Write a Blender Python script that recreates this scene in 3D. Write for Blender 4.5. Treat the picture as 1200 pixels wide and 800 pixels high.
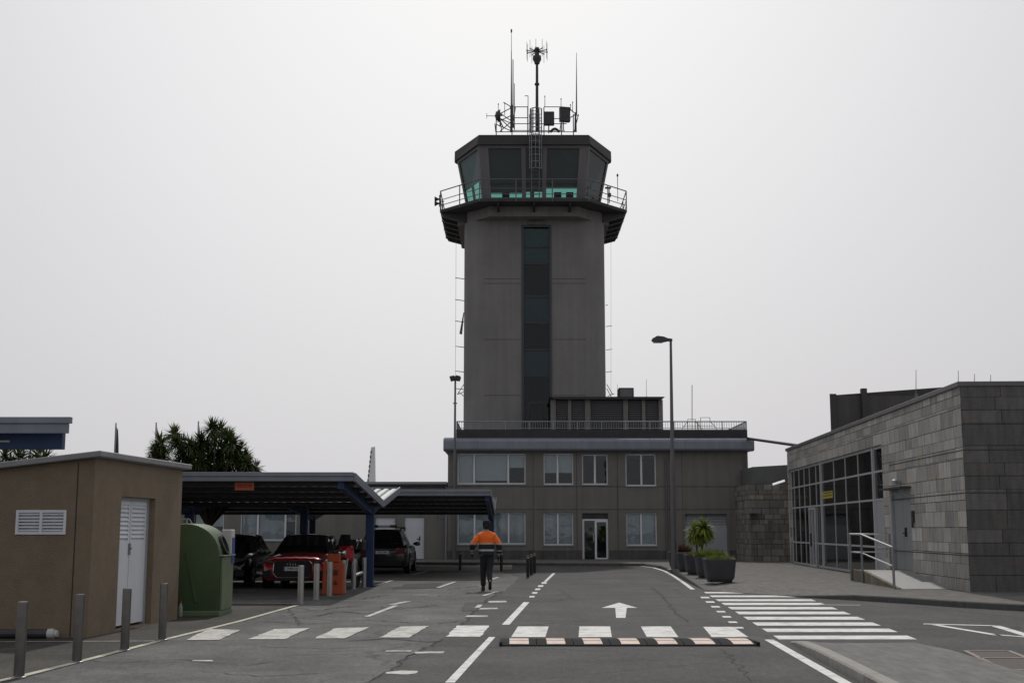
import bpy, bmesh, math, random
from mathutils import Vector, Matrix
R = math.radians
random.seed(7)
for o in list(bpy.data.objects): bpy.data.objects.remove(o)
S = bpy.context.scene
COL = S.collection

# ------------------------------------------------------------------ camera, sky, sun, exposure
F, EYE, PITCH = 1480.0, 1.55, math.atan(220/1480.0)
cd = bpy.data.cameras.new('camera'); cam = bpy.data.objects.new('camera', cd); COL.objects.link(cam)
cam.location = (0, 0, EYE); cam.rotation_euler = (R(90)+PITCH, 0, 0)
cd.sensor_width = 36; cd.lens = F/1200*36; cd.clip_end = 3000; cd.clip_start = .1
S.camera = cam
S.view_settings.view_transform = 'Standard'; S.view_settings.look = 'None'
S.view_settings.exposure = 0.0; S.view_settings.gamma = 1
SUN_EL, SUN_AZ = R(50), R(5)          # azimuth clockwise from straight ahead
SD = Vector((math.sin(SUN_AZ)*math.cos(SUN_EL), math.cos(SUN_AZ)*math.cos(SUN_EL), math.sin(SUN_EL)))
W = bpy.data.worlds.new('World'); S.world = W; W.use_nodes = True
nt = W.node_tree; nt.nodes.clear()
def wn(t): return nt.nodes.new(t)
wo = wn('ShaderNodeOutputWorld'); bg = wn('ShaderNodeBackground'); bg.inputs[1].default_value = .1
sky = wn('ShaderNodeTexSky'); sky.sky_type = 'NISHITA'; sky.sun_disc = False
sky.sun_elevation = SUN_EL; sky.sun_rotation = SUN_AZ; sky.dust_density = 6; sky.air_density = 1.5
tc = wn('ShaderNodeTexCoord'); dot = wn('ShaderNodeVectorMath'); dot.operation = 'DOT_PRODUCT'
# glow of the hazy sun, centred a little lower than the sun itself as forward-scattering haze is
GD = Vector((math.sin(R(-1.5))*math.cos(R(27)), math.cos(R(-1.5))*math.cos(R(27)), math.sin(R(27)))).normalized()
dot.inputs[1].default_value = GD
ramp = wn('ShaderNodeValToRGB'); cr = ramp.color_ramp
mp = wn('ShaderNodeMapRange'); mp.inputs[1].default_value = -1; mp.inputs[2].default_value = 1
def g(v, t=(1, 1, 1)): return (v*t[0], v*t[1], v*t[2], 1)
stops = [(0, g(.41, (.98, .98, 1.03))), (.40, g(.43, (.98, .98, 1.03))), (.6, g(.46, (.985, .985, 1.02))), (.78, g(.49, (.985, .985, 1.02))), (.92, g(.61, (.985, .98, 1.02))),
         (.95, g(.68, (.995, .985, 1.02))), (.968, g(.74, (.995, .99, 1.02))), (.985, g(.82, (1, .995, 1.015))), (.995, g(.88, (1, .997, 1.01))), (1.0, g(.92))]
cr.elements[0].position = 0; cr.elements[0].color = stops[0][1]
cr.elements[1].position = 1; cr.elements[1].color = stops[-1][1]
for p, c in stops[1:-1]:
    e = cr.elements.new(p); e.color = c
sc = wn('ShaderNodeVectorMath'); sc.operation = 'SCALE'; sc.inputs['Scale'].default_value = 10.0
mx = wn('ShaderNodeMix'); mx.data_type = 'RGBA'; mx.inputs[0].default_value = .94
L = nt.links.new
L(tc.outputs['Generated'], dot.inputs[0]); L(dot.outputs['Value'], mp.inputs[0]); L(mp.outputs[0], ramp.inputs[0])
L(ramp.outputs[0], sc.inputs[0]); L(sky.outputs[0], mx.inputs[6]); L(sc.outputs[0], mx.inputs[7])
L(mx.outputs[2], bg.inputs[0]); L(bg.outputs[0], wo.inputs[0])
sl = bpy.data.lights.new('sun', 'SUN'); sl.energy = 1.55; sl.angle = R(1.5); sl.color = (1, .96, .9)
so = bpy.data.objects.new('sun', sl); COL.objects.link(so); so.rotation_euler = SD.to_track_quat('Z', 'Y').to_euler()
so.location = (0, 0, 60)

# ------------------------------------------------------------------ pixel helpers: where a seen point stands in the place
cT, sT = math.cos(PITCH), math.sin(PITCH)
def ray(u, v):
    dx = (u-600)/F; dy = -(v-400)/F
    return Vector((dx, cT-dy*sT, sT+dy*cT))
def G(u, v, z=0.0):
    d = ray(u, v); t = (z-EYE)/d.z
    return Vector((d.x*t, d.y*t, z))
def P(u, v, Y):
    d = ray(u, v); t = Y/d.y
    return Vector((d.x*t, Y, EYE+d.z*t))
def XX(u, v, Y): return P(u, v, Y).x
def ZZ(v, Y, u=600): return P(u, v, Y).z

# ------------------------------------------------------------------ materials
MATS = {}
def mat(name, col, rough=.7, metal=0, var=.12, scale=3.0, bump=0.0, bscale=40, streak=0.0, spec=.5, coat=0.0, emit=None, tint=None):
    if name in MATS: return MATS[name]
    m = bpy.data.materials.new(name); m.use_nodes = True; n = m.node_tree.nodes; l = m.node_tree.links.new
    b = n['Principled BSDF']; b.inputs['Roughness'].default_value = rough; b.inputs['Metallic'].default_value = metal
    b.inputs['Specular IOR Level'].default_value = spec
    b.inputs['Coat Weight'].default_value = coat; b.inputs['Coat Roughness'].default_value = .05
    t = n.new('ShaderNodeTexCoord')
    n1 = n.new('ShaderNodeTexNoise'); n1.inputs['Scale'].default_value = scale; n1.inputs['Detail'].default_value = 8; n1.inputs['Roughness'].default_value = .65
    l(t.outputs['Object'], n1.inputs['Vector'])
    mr = n.new('ShaderNodeMapRange'); mr.inputs[1].default_value = .25; mr.inputs[2].default_value = .75
    mr.inputs[3].default_value = 1-var; mr.inputs[4].default_value = 1+var
    l(n1.outputs['Fac'], mr.inputs[0])
    fac = mr.outputs[0]
    if streak:
        mpn = n.new('ShaderNodeMapping'); mpn.inputs['Scale'].default_value = (2.2, 2.2, .12)
        l(t.outputs['Object'], mpn.inputs[0])
        n2 = n.new('ShaderNodeTexNoise'); n2.inputs['Scale'].default_value = 1.6; n2.inputs['Detail'].default_value = 6
        l(mpn.outputs[0], n2.inputs['Vector'])
        m2 = n.new('ShaderNodeMapRange'); m2.inputs[1].default_value = .35; m2.inputs[2].default_value = .7
        m2.inputs[3].default_value = 1+streak*.3; m2.inputs[4].default_value = 1-streak
        l(n2.outputs['Fac'], m2.inputs[0])
        mm = n.new('ShaderNodeMath'); mm.operation = 'MULTIPLY'; l(fac, mm.inputs[0]); l(m2.outputs[0], mm.inputs[1]); fac = mm.outputs[0]
    v = n.new('ShaderNodeVectorMath'); v.operation = 'SCALE'; v.inputs[0].default_value = col[:3]
    l(fac, v.inputs['Scale']); out = v.outputs[0]
    if tint:
        mt = n.new('ShaderNodeMix'); mt.data_type = 'RGBA'; mt.inputs[7].default_value = (*tint, 1)
        n4 = n.new('ShaderNodeTexNoise'); n4.inputs['Scale'].default_value = scale*.35; n4.inputs['Detail'].default_value = 5
        l(t.outputs['Object'], n4.inputs['Vector'])
        m4 = n.new('ShaderNodeMapRange'); m4.inputs[1].default_value = .5; m4.inputs[2].default_value = .7; m4.inputs[4].default_value = .7
        l(n4.outputs['Fac'], m4.inputs[0]); l(m4.outputs[0], mt.inputs[0]); l(out, mt.inputs[6]); out = mt.outputs[2]
    l(out, b.inputs['Base Color'])
    if bump:
        nb = n.new('ShaderNodeTexNoise'); nb.inputs['Scale'].default_value = bscale; nb.inputs['Detail'].default_value = 6
        l(t.outputs['Object'], nb.inputs['Vector'])
        bp = n.new('ShaderNodeBump'); bp.inputs['Strength'].default_value = bump; bp.inputs['Distance'].default_value = .02
        l(nb.outputs['Fac'], bp.inputs['Height']); l(bp.outputs[0], b.inputs['Normal'])
    if emit:
        b.inputs['Emission Color'].default_value = (*emit[:3], 1); b.inputs['Emission Strength'].default_value = emit[3]
    MATS[name] = m
    return m

def glass(name, tint, refl=1.0, rough=.02):
    m = bpy.data.materials.new(name); m.use_nodes = True; n = m.node_tree.nodes; l = m.node_tree.links.new; n.clear()
    o = n.new('ShaderNodeOutputMaterial'); mxs = n.new('ShaderNodeMixShader'); tr = n.new('ShaderNodeBsdfTransparent'); gl = n.new('ShaderNodeBsdfGlossy')
    fr = n.new('ShaderNodeFresnel'); fr.inputs[0].default_value = 1.52
    mm = n.new('ShaderNodeMath'); mm.operation = 'MULTIPLY_ADD'; mm.inputs[1].default_value = refl; mm.inputs[2].default_value = .01; mm.use_clamp = True
    tr.inputs[0].default_value = (*tint, 1); gl.inputs[0].default_value = (.9, .92, .92, 1); gl.inputs['Roughness'].default_value = rough
    t = n.new('ShaderNodeTexCoord'); ns = n.new('ShaderNodeTexNoise'); ns.inputs['Scale'].default_value = 1.3
    bp = n.new('ShaderNodeBump'); bp.inputs['Strength'].default_value = .08; bp.inputs['Distance'].default_value = .05
    l(t.outputs['Object'], ns.inputs['Vector']); l(ns.outputs['Fac'], bp.inputs['Height']); l(bp.outputs[0], gl.inputs['Normal'])
    l(fr.outputs[0], mm.inputs[0]); l(mm.outputs[0], mxs.inputs[0]); l(tr.outputs[0], mxs.inputs[1]); l(gl.outputs[0], mxs.inputs[2]); l(mxs.outputs[0], o.inputs[0])
    MATS[name] = m
    return m

def asphalt(name, base, light):
    m = bpy.data.materials.new(name); m.use_nodes = True; n = m.node_tree.nodes; l = m.node_tree.links.new
    b = n['Principled BSDF']; b.inputs['Roughness'].default_value = .82; b.inputs['Specular IOR Level'].default_value = .3
    t = n.new('ShaderNodeTexCoord')
    def noise(s, d=6, r=.6, vec=None):
        x = n.new('ShaderNodeTexNoise'); x.inputs['Scale'].default_value = s; x.inputs['Detail'].default_value = d; x.inputs['Roughness'].default_value = r
        l(vec or t.outputs['Object'], x.inputs['Vector']); return x.outputs['Fac']
    def mr(i, a, c, d, e):
        x = n.new('ShaderNodeMapRange'); x.inputs[1].default_value = a; x.inputs[2].default_value = c; x.inputs[3].default_value = d; x.inputs[4].default_value = e
        l(i, x.inputs[0]); return x.outputs[0]
    def mul(a, c):
        x = n.new('ShaderNodeMath'); x.operation = 'MULTIPLY'; l(a, x.inputs[0]); l(c, x.inputs[1]); return x.outputs[0]
    big = mr(noise(.30, 6, .65), .3, .7, .74, 1.26)
    mid = mr(noise(2.6, 8, .7), .3, .7, .88, 1.12)
    fine = mr(noise(38, 5, .85), .25, .75, .35, 1.65)
    # long wheel-worn bands along the road and odd stains
    mpn = n.new('ShaderNodeMapping'); mpn.inputs['Scale'].default_value = (1.1, .06, 1); mpn.inputs['Rotation'].default_value = (0, 0, R(4))
    l(t.outputs['Object'], mpn.inputs[0]); band = mr(noise(1.0, 3, .5, mpn.outputs[0]), .3, .7, .88, 1.12)
    grit = mr(noise(13, 4, .75), .3, .7, .58, 1.42)
    f = mul(mul(mul(mul(big, mid), fine), band), grit)
    # cracks
    wp = n.new('ShaderNodeMix'); wp.data_type = 'RGBA'; wp.inputs[0].default_value = .30
    nw = n.new('ShaderNodeTexNoise'); nw.inputs['Scale'].default_value = 2.6; nw.inputs['Detail'].default_value = 9; nw.inputs['Roughness'].default_value = .7
    l(t.outputs['Object'], nw.inputs['Vector']); l(t.outputs['Object'], wp.inputs[6]); l(nw.outputs['Color'], wp.inputs[7])
    vo = n.new('ShaderNodeTexVoronoi'); vo.feature = 'DISTANCE_TO_EDGE'; vo.inputs['Scale'].default_value = .33
    l(wp.outputs[2], vo.inputs['Vector'])
    cm = mr(noise(.22, 3), .42, .55, 0, 1)
    crack = mr(vo.outputs['Distance'], .0, .009, .38, 1)
    inv = n.new('ShaderNodeMix'); inv.data_type = 'FLOAT'; inv.inputs[2].default_value = 1; l(cm, inv.inputs[0]); l(crack, inv.inputs[3])
    f = mul(f, inv.outputs[0])
    stain = mr(noise(.9, 7, .7), .62, .74, 1, .72); f = mul(f, stain)
    mixc = n.new('ShaderNodeMix'); mixc.data_type = 'RGBA'; mixc.inputs[6].default_value = (*base, 1); mixc.inputs[7].default_value = (*light, 1)
    l(mr(noise(.8, 9, .7), .45, .62, 0, 1), mixc.inputs[0])
    v = n.new('ShaderNodeVectorMath'); v.operation = 'SCALE'; l(mixc.outputs[2], v.inputs[0]); l(f, v.inputs['Scale']); l(v.outputs[0], b.inputs['Base Color'])
    bp = n.new('ShaderNodeBump'); bp.inputs['Strength'].default_value = .5; bp.inputs['Distance'].default_value = .01
    l(noise(60, 3, .8), bp.inputs['Height']); l(bp.outputs[0], b.inputs['Normal'])
    MATS[name] = m; return m

def brick(name, c1, c2, c3, mortar, bw, rh, msize=.006, rough=.8, warm=.35, bands=False):
    """coursed slabs laid out in metres on the UVs; colour changes from slab to slab"""
    m = bpy.data.materials.new(name); m.use_nodes = True; n = m.node_tree.nodes; l = m.node_tree.links.new
    b = n['Principled BSDF']; b.inputs['Roughness'].default_value = rough; b.inputs['Specular IOR Level'].default_value = .3
    t = n.new('ShaderNodeTexCoord')
    def br(bw, rh, ca, cb, off, sq, sf):
        x = n.new('ShaderNodeTexBrick'); x.inputs['Scale'].default_value = 1; x.inputs['Brick Width'].default_value = bw; x.inputs['Row Height'].default_value = rh
        x.inputs['Mortar Size'].default_value = msize; x.inputs['Mortar Smooth'].default_value = .2; x.inputs['Bias'].default_value = 0
        x.offset = off; x.offset_frequency = 2; x.squash = sq; x.squash_frequency = sf
        x.inputs['Color1'].default_value = (*ca, 1); x.inputs['Color2'].default_value = (*cb, 1); x.inputs['Mortar'].default_value = (*mortar, 1)
        l(t.outputs['UV'], x.inputs['Vector']); return x
    a = br(bw, rh, c1, c2, .37, .62, 3)
    if bands:
        bb_ = br(bw*.62, rh*.62, c1, c2, .43, 1.5, 2)
        sp_ = n.new('ShaderNodeSeparateXYZ'); l(t.outputs['UV'], sp_.inputs[0])
        w1 = n.new('ShaderNodeMath'); w1.operation = 'MULTIPLY'; w1.inputs[1].default_value = 1/(rh*1.24*2.5); l(sp_.outputs[1], w1.inputs[0])
        w2 = n.new('ShaderNodeMath'); w2.operation = 'FRACT'; l(w1.outputs[0], w2.inputs[0])
        w3 = n.new('ShaderNodeMath'); w3.operation = 'GREATER_THAN'; w3.inputs[1].default_value = .6; l(w2.outputs[0], w3.inputs[0])
        mc = n.new('ShaderNodeMix'); mc.data_type = 'RGBA'; l(w3.outputs[0], mc.inputs[0]); l(a.outputs['Color'], mc.inputs[6]); l(bb_.outputs['Color'], mc.inputs[7])
        mf = n.new('ShaderNodeMix'); mf.data_type = 'FLOAT'; l(w3.outputs[0], mf.inputs[0]); l(a.outputs['Fac'], mf.inputs[2]); l(bb_.outputs['Fac'], mf.inputs[3])
        acol, afac = mc.outputs[2], mf.outputs[0]
    else: acol, afac = a.outputs['Color'], a.outputs['Fac']
    nz = n.new('ShaderNodeTexNoise'); nz.inputs['Scale'].default_value = 1.9 if bands else 1.1; nz.inputs['Detail'].default_value = 8; nz.inputs['Roughness'].default_value = .7
    l(t.outputs['UV'], nz.inputs['Vector'])
    mpn = n.new('ShaderNodeMapping'); mpn.inputs['Scale'].default_value = (5, .9, 1); l(t.outputs['UV'], mpn.inputs[0])
    ns = n.new('ShaderNodeTexNoise'); ns.inputs['Scale'].default_value = 1.5; ns.inputs['Detail'].default_value = 7; l(mpn.outputs[0], ns.inputs['Vector'])
    mxx = n.new('ShaderNodeMix'); mxx.data_type = 'RGBA'; mxx.inputs[7].default_value = (*c3, 1)
    wr = n.new('ShaderNodeMapRange'); wr.inputs[1].default_value = .5; wr.inputs[2].default_value = .68; wr.inputs[4].default_value = warm
    l(nz.outputs['Fac'], wr.inputs[0]); l(wr.outputs[0], mxx.inputs[0]); l(acol, mxx.inputs[6])
    sr = n.new('ShaderNodeMapRange'); sr.inputs[1].default_value = .3; sr.inputs[2].default_value = .7; sr.inputs[3].default_value = .80; sr.inputs[4].default_value = 1.2
    l(ns.outputs['Fac'], sr.inputs[0])
    v = n.new('ShaderNodeVectorMath'); v.operation = 'SCALE'; l(mxx.outputs[2], v.inputs[0]); l(sr.outputs[0], v.inputs['Scale']); l(v.outputs[0], b.inputs['Base Color'])
    bp = n.new('ShaderNodeBump'); bp.inputs['Strength'].default_value = .7; bp.inputs['Distance'].default_value = .02
    hm = n.new('ShaderNodeMath'); hm.operation = 'MULTIPLY_ADD'; hm.inputs[1].default_value = -1; l(afac, hm.inputs[0])
    nf = n.new('ShaderNodeTexNoise'); nf.inputs['Scale'].default_value = 14; nf.inputs['Detail'].default_value = 6; l(t.outputs['UV'], nf.inputs['Vector'])
    l(nf.outputs['Fac'], hm.inputs[2]); l(hm.outputs[0], bp.inputs['Height']); l(bp.outputs[0], b.inputs['Normal'])
    MATS[name] = m; return m

def crown(name, dark, light, scale=2.5):
    m = bpy.data.materials.new(name); m.use_nodes = True; n = m.node_tree.nodes; l = m.node_tree.links.new
    b = n['Principled BSDF']; b.inputs['Roughness'].default_value = .5; b.inputs['Specular IOR Level'].default_value = .4
    t = n.new('ShaderNodeTexCoord'); nz = n.new('ShaderNodeTexNoise'); nz.inputs['Scale'].default_value = scale; l(t.outputs['Object'], nz.inputs['Vector'])
    mr = n.new('ShaderNodeMapRange'); mr.inputs[1].default_value = .35; mr.inputs[2].default_value = .65; l(nz.outputs['Fac'], mr.inputs[0])
    mxx = n.new('ShaderNodeMix'); mxx.data_type = 'RGBA'; mxx.inputs[6].default_value = (*dark, 1); mxx.inputs[7].default_value = (*light, 1)
    l(mr.outputs[0], mxx.inputs[0]); l(mxx.outputs[2], b.inputs['Base Color'])
    o = n['Material Output']; tl = n.new('ShaderNodeBsdfTranslucent'); ms = n.new('ShaderNodeMixShader'); ms.inputs[0].default_value = .25
    l(mxx.outputs[2], tl.inputs[0]); l(b.outputs[0], ms.inputs[1]); l(tl.outputs[0], ms.inputs[2]); l(ms.outputs[0], o.inputs[0])
    MATS[name] = m; return m

CONC = mat('tower_concrete', (.238, .227, .222), .85, var=.14, scale=.5, bump=.25, bscale=30, streak=.10, tint=(.195, .188, .172))
CONC2 = mat('painted_render', (.205, .195, .178), .85, var=.12, scale=.9, bump=.25, bscale=50, streak=.12)
CONCL = mat('pale_concrete', (.22, .21, .195), .85, var=.18, scale=2, bump=.3, bscale=30, streak=.2)
ANNEX = mat('annex_render', (.215, .21, .185), .85, var=.1, scale=1.2, bump=.2, bscale=50, streak=.15)
FASCIA = mat('grey_metal_fascia', (.23, .25, .29), .45, .3, var=.1, scale=1.5, streak=.1)
WHITEF = mat('white_window_frame', (.80, .81, .83), .45, var=.06, scale=2)
ALU = mat('brushed_aluminium', (.60, .60, .62), .3, .25, var=.1, scale=6)
STEEL = mat('galvanised_steel', (.30, .31, .32), .45, .7, var=.15, scale=5)
BOLL = mat('bollard_steel', (.17, .16, .15), .33, .9, var=.2, scale=7)
DARKM = mat('dark_metal', (.055, .054, .058), .5, .3, var=.2, scale=4)
MIDM = mat('grey_painted_metal', (.15, .15, .155), .5, .3, var=.15, scale=4)
BLACKP = mat('black_plastic', (.012, .012, .013), .5, var=.2, scale=6)
STEELB = mat('satin_bollard_steel', (.40, .39, .37), .4, .5, var=.15, scale=7)
RUBBER = mat('black_rubber', (.028, .028, .028), .9, var=.25, scale=8, bump=.4, spec=.15)
BLUE = mat('blue_painted_steel', (.022, .05, .135), .42, .1, var=.12, scale=3)
ROOFD = mat('dark_roofing', (.045, .045, .047), .8, var=.2, scale=2)
CORR = mat('corrugated_sheet', (.42, .43, .44), .45, .5, var=.12, scale=3, streak=.1)
BLIND = mat('window_blind', (.56, .59, .59), .7, var=.08, scale=3)
CURT = mat('pale_curtain', (.54, .58, .60), .8, var=.25, scale=1.5, streak=.2)
INTER = mat('dark_interior', (.035, .034, .033), .9, var=.2, scale=2)
TAN = mat('tan_render', (.235, .182, .125), .9, var=.14, scale=4, bump=.9, bscale=55, streak=.06, tint=(.185, .14, .095))
DOORW = mat('white_door_metal', (.74, .76, .80), .45, var=.06, scale=2, streak=.05)
LOUV = mat('grey_louvre', (.40, .41, .43), .5, .2, var=.08, scale=3)
PAINT = mat('road_paint_white', (.72, .72, .70), .75, var=.22, scale=9, bump=.3, tint=(.36, .36, .35))
PAINTW = mat('worn_road_paint', (.56, .55, .52), .8, var=.4, scale=9, bump=.3, tint=(.16, .16, .155))
PAINTY = mat('yellowed_line_paint', (.55, .54, .43), .8, var=.25, scale=6, bump=.3, tint=(.32, .31, .26))
KERB = mat('kerb_concrete', (.30, .285, .26), .85, var=.2, scale=4, bump=.4, bscale=40)
GREEN = mat('green_plastic', (.056, .100, .040), .55, var=.18, scale=2.5, bump=.15, bscale=20, tint=(.075, .12, .05))
GREENL = mat('faded_green_plastic', (.14, .185, .105), .55, var=.15, scale=4)
LABELB = mat('blue_label', (.035, .06, .26), .5, var=.1)
PANELW = mat('white_panel', (.55, .55, .52), .5, var=.1)
ORANGE = mat('orange_plastic', (.40, .065, .014), .5, var=.12, scale=4)  # deeper orange: the shelter's shade on the barrier is in the colour
ORANGEJ = mat('orange_high_visibility_cloth', (1.0, .18, .02), .8, var=.12, scale=9, bump=1.0, bscale=9)
for _k, _v in (('Sheen Weight', 1.0), ('Sheen Roughness', .4), ('Sheen Tint', (1, .35, .1, 1))): ORANGEJ.node_tree.nodes['Principled BSDF'].inputs[_k].default_value = _v
NAVY = mat('navy_cloth', (.014, .016, .026), .85, var=.25, scale=10, bump=1.0, bscale=9)
REFL = mat('silver_reflective_tape', (.42, .42, .38), .4, .2, var=.1)
TROUS = mat('charcoal_trousers', (.024, .025, .028), .9, var=.3, scale=9, bump=1.0, bscale=8)
SKINM = mat('skin', (.42, .25, .18), .6, var=.06, scale=12)
HAIRM = mat('dark_hair', (.02, .016, .012), .7, var=.3, scale=30)
REDC = mat('red_car_paint', (.46, .010, .022), .42, .1, var=.03, scale=2, coat=1)
BLKC = mat('black_car_paint', (.008, .008, .010), .25, .1, var=.03, scale=2, coat=1)
DKC = mat('dark_grey_car_paint', (.018, .018, .021), .3, .2, var=.05, scale=2, coat=1)
CHROME = mat('chrome', (.65, .65, .66), .12, 1, var=.03)
HEADL = mat('headlight_lens', (.10, .10, .12), .15, .2, var=.1, coat=1)
TAILL = mat('tail_light_red', (.20, .008, .008), .2, var=.05, coat=1)
PLATE = mat('licence_plate_white', (.85, .86, .87), .5, var=.03)
PLATEB = mat('licence_plate_blue', (.02, .06, .35), .5, var=.03)
INK = mat('black_ink', (.012, .012, .014), .6, var=.05)
YELL = mat('yellow_sign', (.50, .40, .04), .5, var=.05)
REDS = mat('red_sign', (.42, .05, .025), .5, var=.1)
SOIL = mat('planter_soil', (.05, .035, .025), .95, var=.3, scale=20)
PLANTER = mat('grey_plastic_planter', (.075, .075, .085), .65, var=.15, scale=3)
BARK = mat('yucca_bark', (.10, .075, .055), .9, var=.35, scale=12, bump=.6, bscale=20)
FINW = mat('white_tail_fin', (.82, .82, .84), .4, var=.04)
LAMPG = mat('lamp_glass', (.25, .25, .25), .3, var=.05)
BLOCKP = mat('pinkish_reflective_block', (.72, .58, .50), .7, var=.2, scale=8, tint=(.5, .42, .38))
GL = glass('window_glass', (.92, .95, .96), .75)
GLD = glass('dark_facade_glass', (.13, .125, .15), .8)
GLG = glass('green_cab_glass', (.20, .50, .43), .12)
GLF = glass('cab_front_glass', (.56, .64, .63), .35)
GLS = glass('dark_green_shaft_glass', (.50, .58, .60), .5)
GLC = glass('car_glass', (.12, .13, .13), 1.4)
ASPH = asphalt('old_asphalt', (.098, .097, .095), (.142, .140, .136))
ASPH2 = asphalt('newer_asphalt', (.056, .056, .057), (.072, .072, .072))
PAVE = brick('pavement_tiles', (.125, .12, .112), (.155, .148, .139), (.11, .105, .098), (.10, .096, .09), .4, .4, .006, .85, .4)
PAVE2 = brick('island_pavers', (.155, .153, .146), (.18, .176, .168), (.14, .136, .128), (.125, .12, .115), .2, .1, .004, .85, .3)
STONE = brick('quartzite_slabs', (.27, .265, .255), (.50, .49, .46), (.44, .35, .24), (.055, .053, .05), 1.05, .40, .010, .8, .7, bands=True)
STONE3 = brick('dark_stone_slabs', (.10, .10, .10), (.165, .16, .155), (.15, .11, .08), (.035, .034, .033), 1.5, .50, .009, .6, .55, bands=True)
STONE2 = brick('rough_stone_wall', (.16, .155, .145), (.30, .29, .265), (.23, .17, .11), (.045, .04, .038), .62, .36, .012, .9, .8, bands=True)
LEAFD = crown('yucca_leaves', (.022, .040, .012), (.075, .105, .028))
LEAFL = crown('bright_yucca_leaves', (.10, .16, .02), (.34, .38, .07), 4)
GRASSM = crown('planter_grass', (.07, .11, .02), (.20, .25, .05), 6)
REDLEAF = crown('reddish_leaves', (.06, .03, .02), (.13, .055, .035), 6)
FLAGO = mat('orange_flag_cloth', (.42, .16, .05), .8, var=.3, scale=3)
FLAGG = mat('grey_flag_cloth', (.16, .19, .24), .8, var=.2, scale=3)
FLAGD = mat('dark_flag_cloth', (.04, .05, .065), .8, var=.2, scale=3)

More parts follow.
